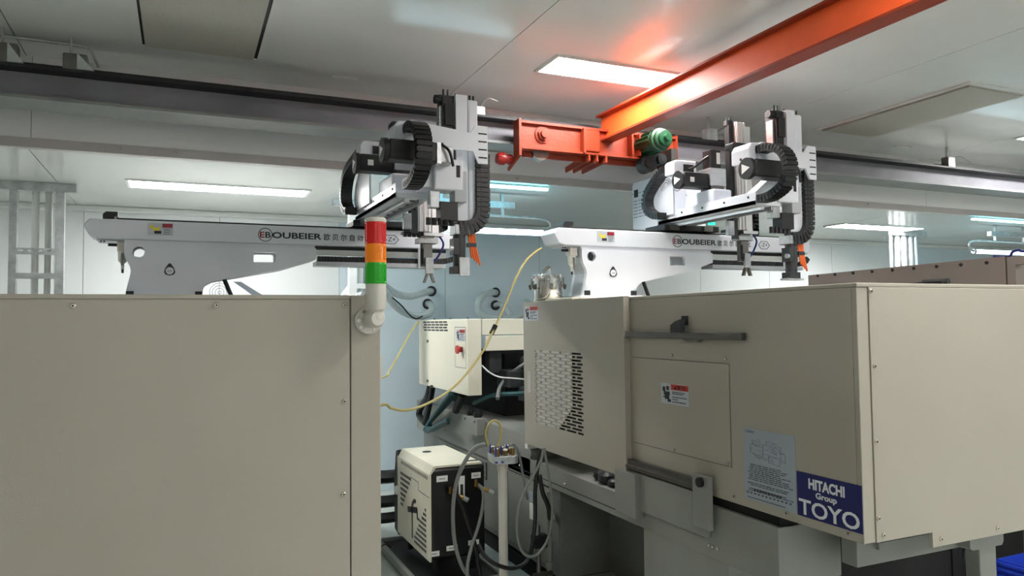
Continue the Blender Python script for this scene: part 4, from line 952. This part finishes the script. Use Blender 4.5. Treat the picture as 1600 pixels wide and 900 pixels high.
lv = B(1.545, 1.585, TY0+.003, TY0+.006, .53, .66).build('level_gauge', 'stk_white', tc); B(1.556, 1.574, TY0+.002, TY0+.003, .535, .61).build('gauge_window', 'hex', lv)
for (x, z) in ((1.50, .575), (1.665, .60)):
    v = MB().cyl((x, TY0+.006, z), (x, TY0-.05, z-.01), .014, 12).cyl((x, TY0-.05, z-.01), (x+.05, TY0-.07, z-.03), .012, 12).build('brass_valve', 'brass', tc)
    C((x-.02, TY0-.03, z-.005), (x-.02, TY0-.03, z+.035), .010, 10).build('valve_stem', 'brass', v)
    C((x+.05, TY0-.07, z-.03), (x+.075, TY0-.08, z-.045), .014, 8).build('valve_nut', 'galv', v)
for x in (1.42, 1.66):
    for y in (4.38, 4.92): C((x, y, .075), (x, y, TZ0), .02, 10).build('caster', 'black', tc)
tr = thing('trolley', (1.53, 4.7, 0), 'low grey steel tray frame under the temperature controller', 'trolley')
a0, a1, b0_, b1_ = 1.26, 1.80, 4.16, 5.25
for r in ((a0, a0+.03, b0_, b1_, .03, .075), (a1-.03, a1, b0_, b1_, .03, .075), (a0+.03, a1-.03, b0_, b0_+.03, .03, .075), (a0+.03, a1-.03, b1_-.03, b1_, .03, .075)): B(*r).build('rail', 'bed', tr)
B(a0+.03, a1-.03, b0_+.03, b1_-.03, .045, .055).build('tray', 'black', tr)
for x in (a0+.05, a1-.05):
    for y in (b0_+.06, b1_-.06): C((x, y, 0), (x, y, .03), .02, 10).build('foot', 'black', tr)

# ------------------------------------------------------------------ water manifold on a post
SX, SY = 1.665, 3.90
ms = thing('water_manifold', (SX, SY, 0), 'white post carrying a metal manifold block with brass valves', 'manifold')
C((SX, SY, .02), (SX, SY, .80), .026, 20).build('post', 'towerw', ms)
C((SX, SY, 0), (SX, SY, .02), .11, 24).build('base_plate', 'bed', ms)
C((SX, SY, .66+.10), (SX, SY, .80), .032, 20).build('collar', 'towerw', ms)
bk = MB().prism([(SX-.07, SY-.05), (SX+.05, SY-.07), (SX+.075, SY-.05), (SX+.09, SY+.10), (SX-.05, SY+.10)], 'z', .80, .845).build('block', 'galv', ms, .003)
for i in range(3):
    for j in range(4):
        x, y = SX-.045+i*.045+j*.006, SY-.045+j*.042; z = .845
        v = C((x, y, z), (x, y, z+.03), .010, 10).build('brass_fitting', 'brass', bk)
        C((x, y, z+.03), (x, y, z+.038), .013, 10).build('fitting_cap', 'stk_white' if (i+j) % 2 else 'brass', v)
        if (i*2+j) % 3 == 0: C((x-.018, y-.008, z), (x-.018, y-.008, z+.05), .005, 8).build('handle', 'bluefit', v)
for k in range(4): C((SX-.06+k*.035, SY-.062, .815), (SX-.06+k*.035, SY-.05, .815), .006, 10).build('port_plug', 'bluefit', bk)

# ------------------------------------------------------------------ valve tree by the base
vx, vy = 1.94, 3.93
vt = thing('valve_assembly', (vx, vy, 0), 'grey pipe and black valve assembly below the machine bed', 'valve')
C((vx+.03, vy, 0), (vx+.03, vy, .60), .017, 12).build('riser_pipe', 'bed', vt)
for z in (.18, .33, .47): C((vx+.03, vy, z-.018), (vx+.03, vy, z+.018), .024, 12).build('pipe_joint', 'bed', vt)
C((vx-.05, vy-.02, .0), (vx-.05, vy-.02, .42), .012, 10).build('drain_pipe', 'steel_d', vt)
b_ = B(vx-.09, vx+.0, vy-.05, vy+.01, .29, .37).build('solenoid_valve', 'black', vt, .012)
C((vx-.07, vy-.06, .33), (vx-.07, vy-.05, .33), .03, 14).build('valve_cap', 'black', b_)
C((vx-.07, vy-.03, .37), (vx-.07, vy-.03, .45), .016, 10).build('union', 'galv', vt)
for z in (.10, .14): C((vx-.09, vy-.03, z), (vx+.03, vy-.03, z), .014, 10).build('tee_pipe', 'steel_d', vt)
C((vx-.10, vy-.05, .07), (vx-.02, vy-.05, .07), .03, 12).build('strainer', 'brass', vt)

# ------------------------------------------------------------------ hoses and cables
def hose(name, pts, r, m, label, cat='hose', n=8):
    return tag(MB().tube(pts, r, n, sub=8).build(name, m), label, cat)
def W(lst): return [P(u, v, y=y) for u, v, y in lst]
hose('air_hose', W([(846, 388, 4.0), (835, 395, 3.98), (820, 410, 3.95), (805, 437, 3.9), (790, 475, 3.86), (773, 512, 3.82), (755, 548, 3.75), (728, 585, 3.65), (700, 612, 3.55), (665, 632, 3.4), (635, 641, 3.3), (612, 638, 3.2), (600, 632, 3.15)])+[Vector((.66, 3.0, 1.24)), Vector((.553, 2.95, 1.25))], .0062, 'hosey', 'long yellow air hose hanging from the white robot to the left machine')
p = P(773, 511, y=3.82); q = P(770, 517, y=3.82)
tag(MB().cyl(P(774.5, 508, y=3.82), P(771, 515, y=3.82), .014, 10).cyl(P(770.5, 516, y=3.82), P(767.5, 522, y=3.82), .014, 10).build('hose_coupling', 'black'), 'black coupling on the long yellow air hose', 'coupling')
hose('air_hose', W([(654, 502, 5.6), (648, 510, 5.5), (636, 530, 5.3), (622, 556, 5.0), (608, 580, 4.7), (602, 588, 4.5)])+[Vector((.85, 4.0, 1.25)), Vector((.553, 3.4, 1.2))], .007, 'hosey', 'short yellow hose rising to the clear hoses on the blue-lit wall')
def wallhose(pts, r, lab, hole):
    h = P(*hole, y=WY); o = hose('clear_hose', pts, r, 'hosec', lab)
    gr = tag(MB().lathe((h.x, WY, h.z), [(.052, 0), (.052, .008), (.046, .014), (0, .014)], 20, (0, -1, 0)).build('wall_grommet', 'black'), 'black grommet of the '+lab, 'grommet')
wallhose([P(673, 455, y=7.0)]+W([(668, 456, 6.9), (655, 460, 6.8), (640, 463, 6.75), (622, 460, 6.7), (605, 450, 6.6), (594, 436, 6.5), (582, 428, 6.4), (566, 434, 6.3), (550, 448, 6.2), (536, 466, 6.1)]), .034, 'upper clear hose entering the wall behind the signal tower', (674, 455))
wallhose([P(669, 475, y=7.0)]+W([(673, 476, 6.85), (675, 483, 6.75), (668, 491, 6.7), (652, 494, 6.68), (635, 490, 6.65), (618, 478, 6.6), (604, 460, 6.42), (594, 446, 6.3), (584, 440, 6.15), (568, 452, 6.05), (556, 470, 5.95)]), .034, 'lower clear hose entering the wall behind the signal tower', (668, 475))
wallhose([P(774, 457, y=7.0)]+W([(768, 457, 6.85), (756, 461, 6.75), (748, 472, 6.7), (748, 486, 6.7), (757, 494, 6.68), (772, 497, 6.65), (795, 497, 6.6), (815, 492, 6.5), (824, 470, 6.4)]), .034, 'looped clear hose left of the long yellow air hose', (774, 457))
wallhose([P(774, 477, y=7.0)]+W([(780, 475, 6.85), (787, 478, 6.75), (795, 487, 6.7), (802, 495, 6.65), (812, 502, 6.6)]), .026, 'short clear hose behind the long yellow air hose', (774, 477))
hose('cable', W([(600, 456, 6.4), (612, 464, 6.45), (628, 478, 6.5), (640, 492, 6.55), (650, 498, 6.6), (660, 494, 6.65)]), .007, 'hosek', 'thin black cable under the clear hoses on the blue-lit wall', 'cable')
hose('cable', W([(560, 404, 6.2), (555, 420, 6.2), (548, 438, 6.2), (540, 458, 6.2)]), .006, 'hosek', 'thin black cable hanging in front of the pale cable ladder', 'cable')
# hoses under the control box
kx = 1.955
def K(lst, dx=0): return [P(u, v, x=kx+dx) for u, v in lst]
hose('power_cable', K([(672, 603), (668, 620), (658, 636), (655, 648), (662, 658), (670, 665)]), .03, 'hosek', 'thick black cable dropping from the far end of the cream control box', 'cable')
hose('power_cable', K([(676, 604), (673, 622), (668, 645), (664, 662)], -.062), .026, 'hosek', 'second black cable beside the thick one under the control box', 'cable')
hose('power_cable', K([(722, 617), (717, 630), (712, 642)], .02), .03, 'hosek', 'black cable between control box and junction box', 'cable')
for k, (d, lab) in enumerate(((0, 'front'), (4, 'middle'), (8, 'rear'))):
    hose('water_hose', K([(712-d, 615), (700-d, 630), (686-d*.6, 645), (672-d*.2, 660), (664+d*.4, 670-d*.3), (668+d, 674-d*.6), (682+d*.4, 668-d*.6), (700, 660-d*.5)], -.01-.036*k), .016, 'hoseg', lab+' dark green hose of the looped set under the control box')
hose('water_hose', [(2.06, 4.9, 1.05), (2.12, 5.0, 1.12), (2.2, 5.02, 1.2), (2.24, 4.9, 1.27), (2.3, 4.8, 1.33)], .014, 'hosegr', 'thin grey hose arching over the dark injection unit')
hose('water_hose', [(2.03, 5.3, .98), (2.1, 5.05, 1.06), (2.18, 4.7, 1.10), (2.2, 4.4, 1.16)], .016, 'hoseg', 'dark green hose running across the dark injection unit')
hose('sensor_cable', [P(753, 571, y=5.0), P(765, 582, y=4.9), P(780, 589, y=4.8), P(800, 591, y=4.7), P(822, 593, y=4.6)], .0055, 'hosew', 'white twin cable sagging from the control box to the door', 'cable')
# around the manifold
hose('water_hose', W([(758, 694, 3.95), (744, 699, 3.98), (730, 715, 4.0), (716, 745, 4.03), (709, 780, 4.05), (708, 820, 4.08), (712, 855, 4.1), (722, 885, 4.12), (735, 905, 4.12)]), .0115, 'hosegr', 'grey hose arching from the manifold past the black controller')
hose('water_hose', W([(748, 758, 4.17), (754, 765, 4.15), (755, 785, 4.13), (748, 820, 4.1), (738, 850, 4.08), (731, 880, 4.06), (730, 905, 4.05)]), .010, 'hosegr', 'grey hose hanging from the right brass valve of the controller')
hose('water_hose', W([(712, 770, 4.2), (722, 790, 4.18), (732, 820, 4.16), (742, 850, 4.14), (748, 885, 4.12), (752, 905, 4.1)]), .012, 'hosek', 'black hose slanting down from the left brass valve')
hose('air_tube', W([(763, 697, 3.9), (759, 680, 3.9), (763, 664, 3.9), (772, 657, 3.9), (781, 663, 3.9), (783, 680, 3.9), (778, 697, 3.9)]), .007, 'hosey', 'yellow tube looped upright on the manifold block')
hose('air_tube', W([(796, 695, 3.9), (803, 694, 3.9), (809, 704, 3.9), (814, 725, 3.92), (820, 760, 3.94), (824, 780, 3.95)]), .008, 'hosegr', 'pale tube arching from the manifold to the machine base')
DY = 3.78
hose('cable', W([(849, 700, DY), (845, 720, DY), (832, 745, DY), (818, 770, DY), (809, 800, DY), (808, 835, DY), (815, 860, DY), (826, 869, DY), (840, 866, DY), (855, 845, DY), (862, 815, DY), (862, 780, DY), (857, 740, DY), (850, 700, DY)]), .008, 'hosegr', 'grey cable hanging in a long loop below the slotted door', 'cable')
hose('cable', W([(846, 702, 3.85), (840, 730, 3.85), (836, 770, 3.85), (836, 810, 3.85), (832, 850, 3.85), (822, 878, 3.85), (800, 888, 3.85), (775, 882, 3.85), (757, 868, 3.87), (748, 850, 3.9)]), .012, 'hosek', 'black cable running from the door down to the controller', 'cable')
hose('cable', W([(843, 742, 3.9), (848, 770, 3.9), (856, 790, 3.9), (860, 812, 3.9)]), .014, 'hosek', 'short thick black hose above the valve assembly', 'cable')
hose('cable', W([(610, 855, 4.9), (602, 850, 4.8), (596, 853, 4.7), (588, 856, 4.6)]), .006, 'hosek', 'thin black wire behind the trolley', 'cable')
for k, (z, r) in enumerate(((.48, .05), (.30, .045), (.18, .04))):
    hose('floor_hose', [(.50, 5.22, z+.02), (.9, 5.4, z+.01), (1.15, 5.5, z), (1.35, 5.45, z-.02), (1.55, 5.5, z-.03)], r, 'hosek', ('uppermost', 'middle', 'lowest')[k]+' black hose behind the temperature controller')
gl = thing('work_glove', (2.06, 3.42, .735), 'crumpled dark work glove lying on the bed under the door', 'glove')
for nm, o_, r_, m_ in (('palm', (0, 0, .03), .05, 'mech'), ('cuff', (.02, .09, .028), .045, 'blackr'), ('finger', (-.01, -.08, .022), .032, 'mech')):
    MB().lathe((2.06+o_[0], 3.42+o_[1], .737), [(r_*.7, 0), (r_, r_*.4), (r_*.9, r_*.9), (r_*.5, r_*1.2), (0, r_*1.3)], 12).build(nm, m_, gl)
# white dryer cabinet behind the left robot
dc = thing('dryer_cabinet', (.25, 5.5, 0), 'white cabinet with a round fan guard behind the left robot', 'cabinet')
B(-.1, .95, 5.35, 5.8, 0, 1.80).build('body', 'stk_white', dc, .01)
f0 = P(343, 457, y=5.35); mb = MB()
for rr_ in (.062, .045, .028, .010):
    for i in range(24):
        a = 2*math.pi*i/24; mb.obox((f0.x+rr_*math.cos(a), 5.348, f0.z+rr_*math.sin(a)), (-.13*rr_*math.sin(a), 0, .13*rr_*math.cos(a)), (0, .002, 0), (.0016*math.cos(a), 0, .0016*math.sin(a)))
mb.build('fan_guard', 'ink_s', dc)
f1, f2 = P(364, 440, y=5.35), P(400, 462, y=5.35)
MB().prism([(f1.x, f1.z), (f1.x+.05, f1.z), (f2.x+.05, f2.z), (f2.x-.02, f2.z)], 'y', 5.346, 5.35).build('perforated_strip', 'paper', dc)
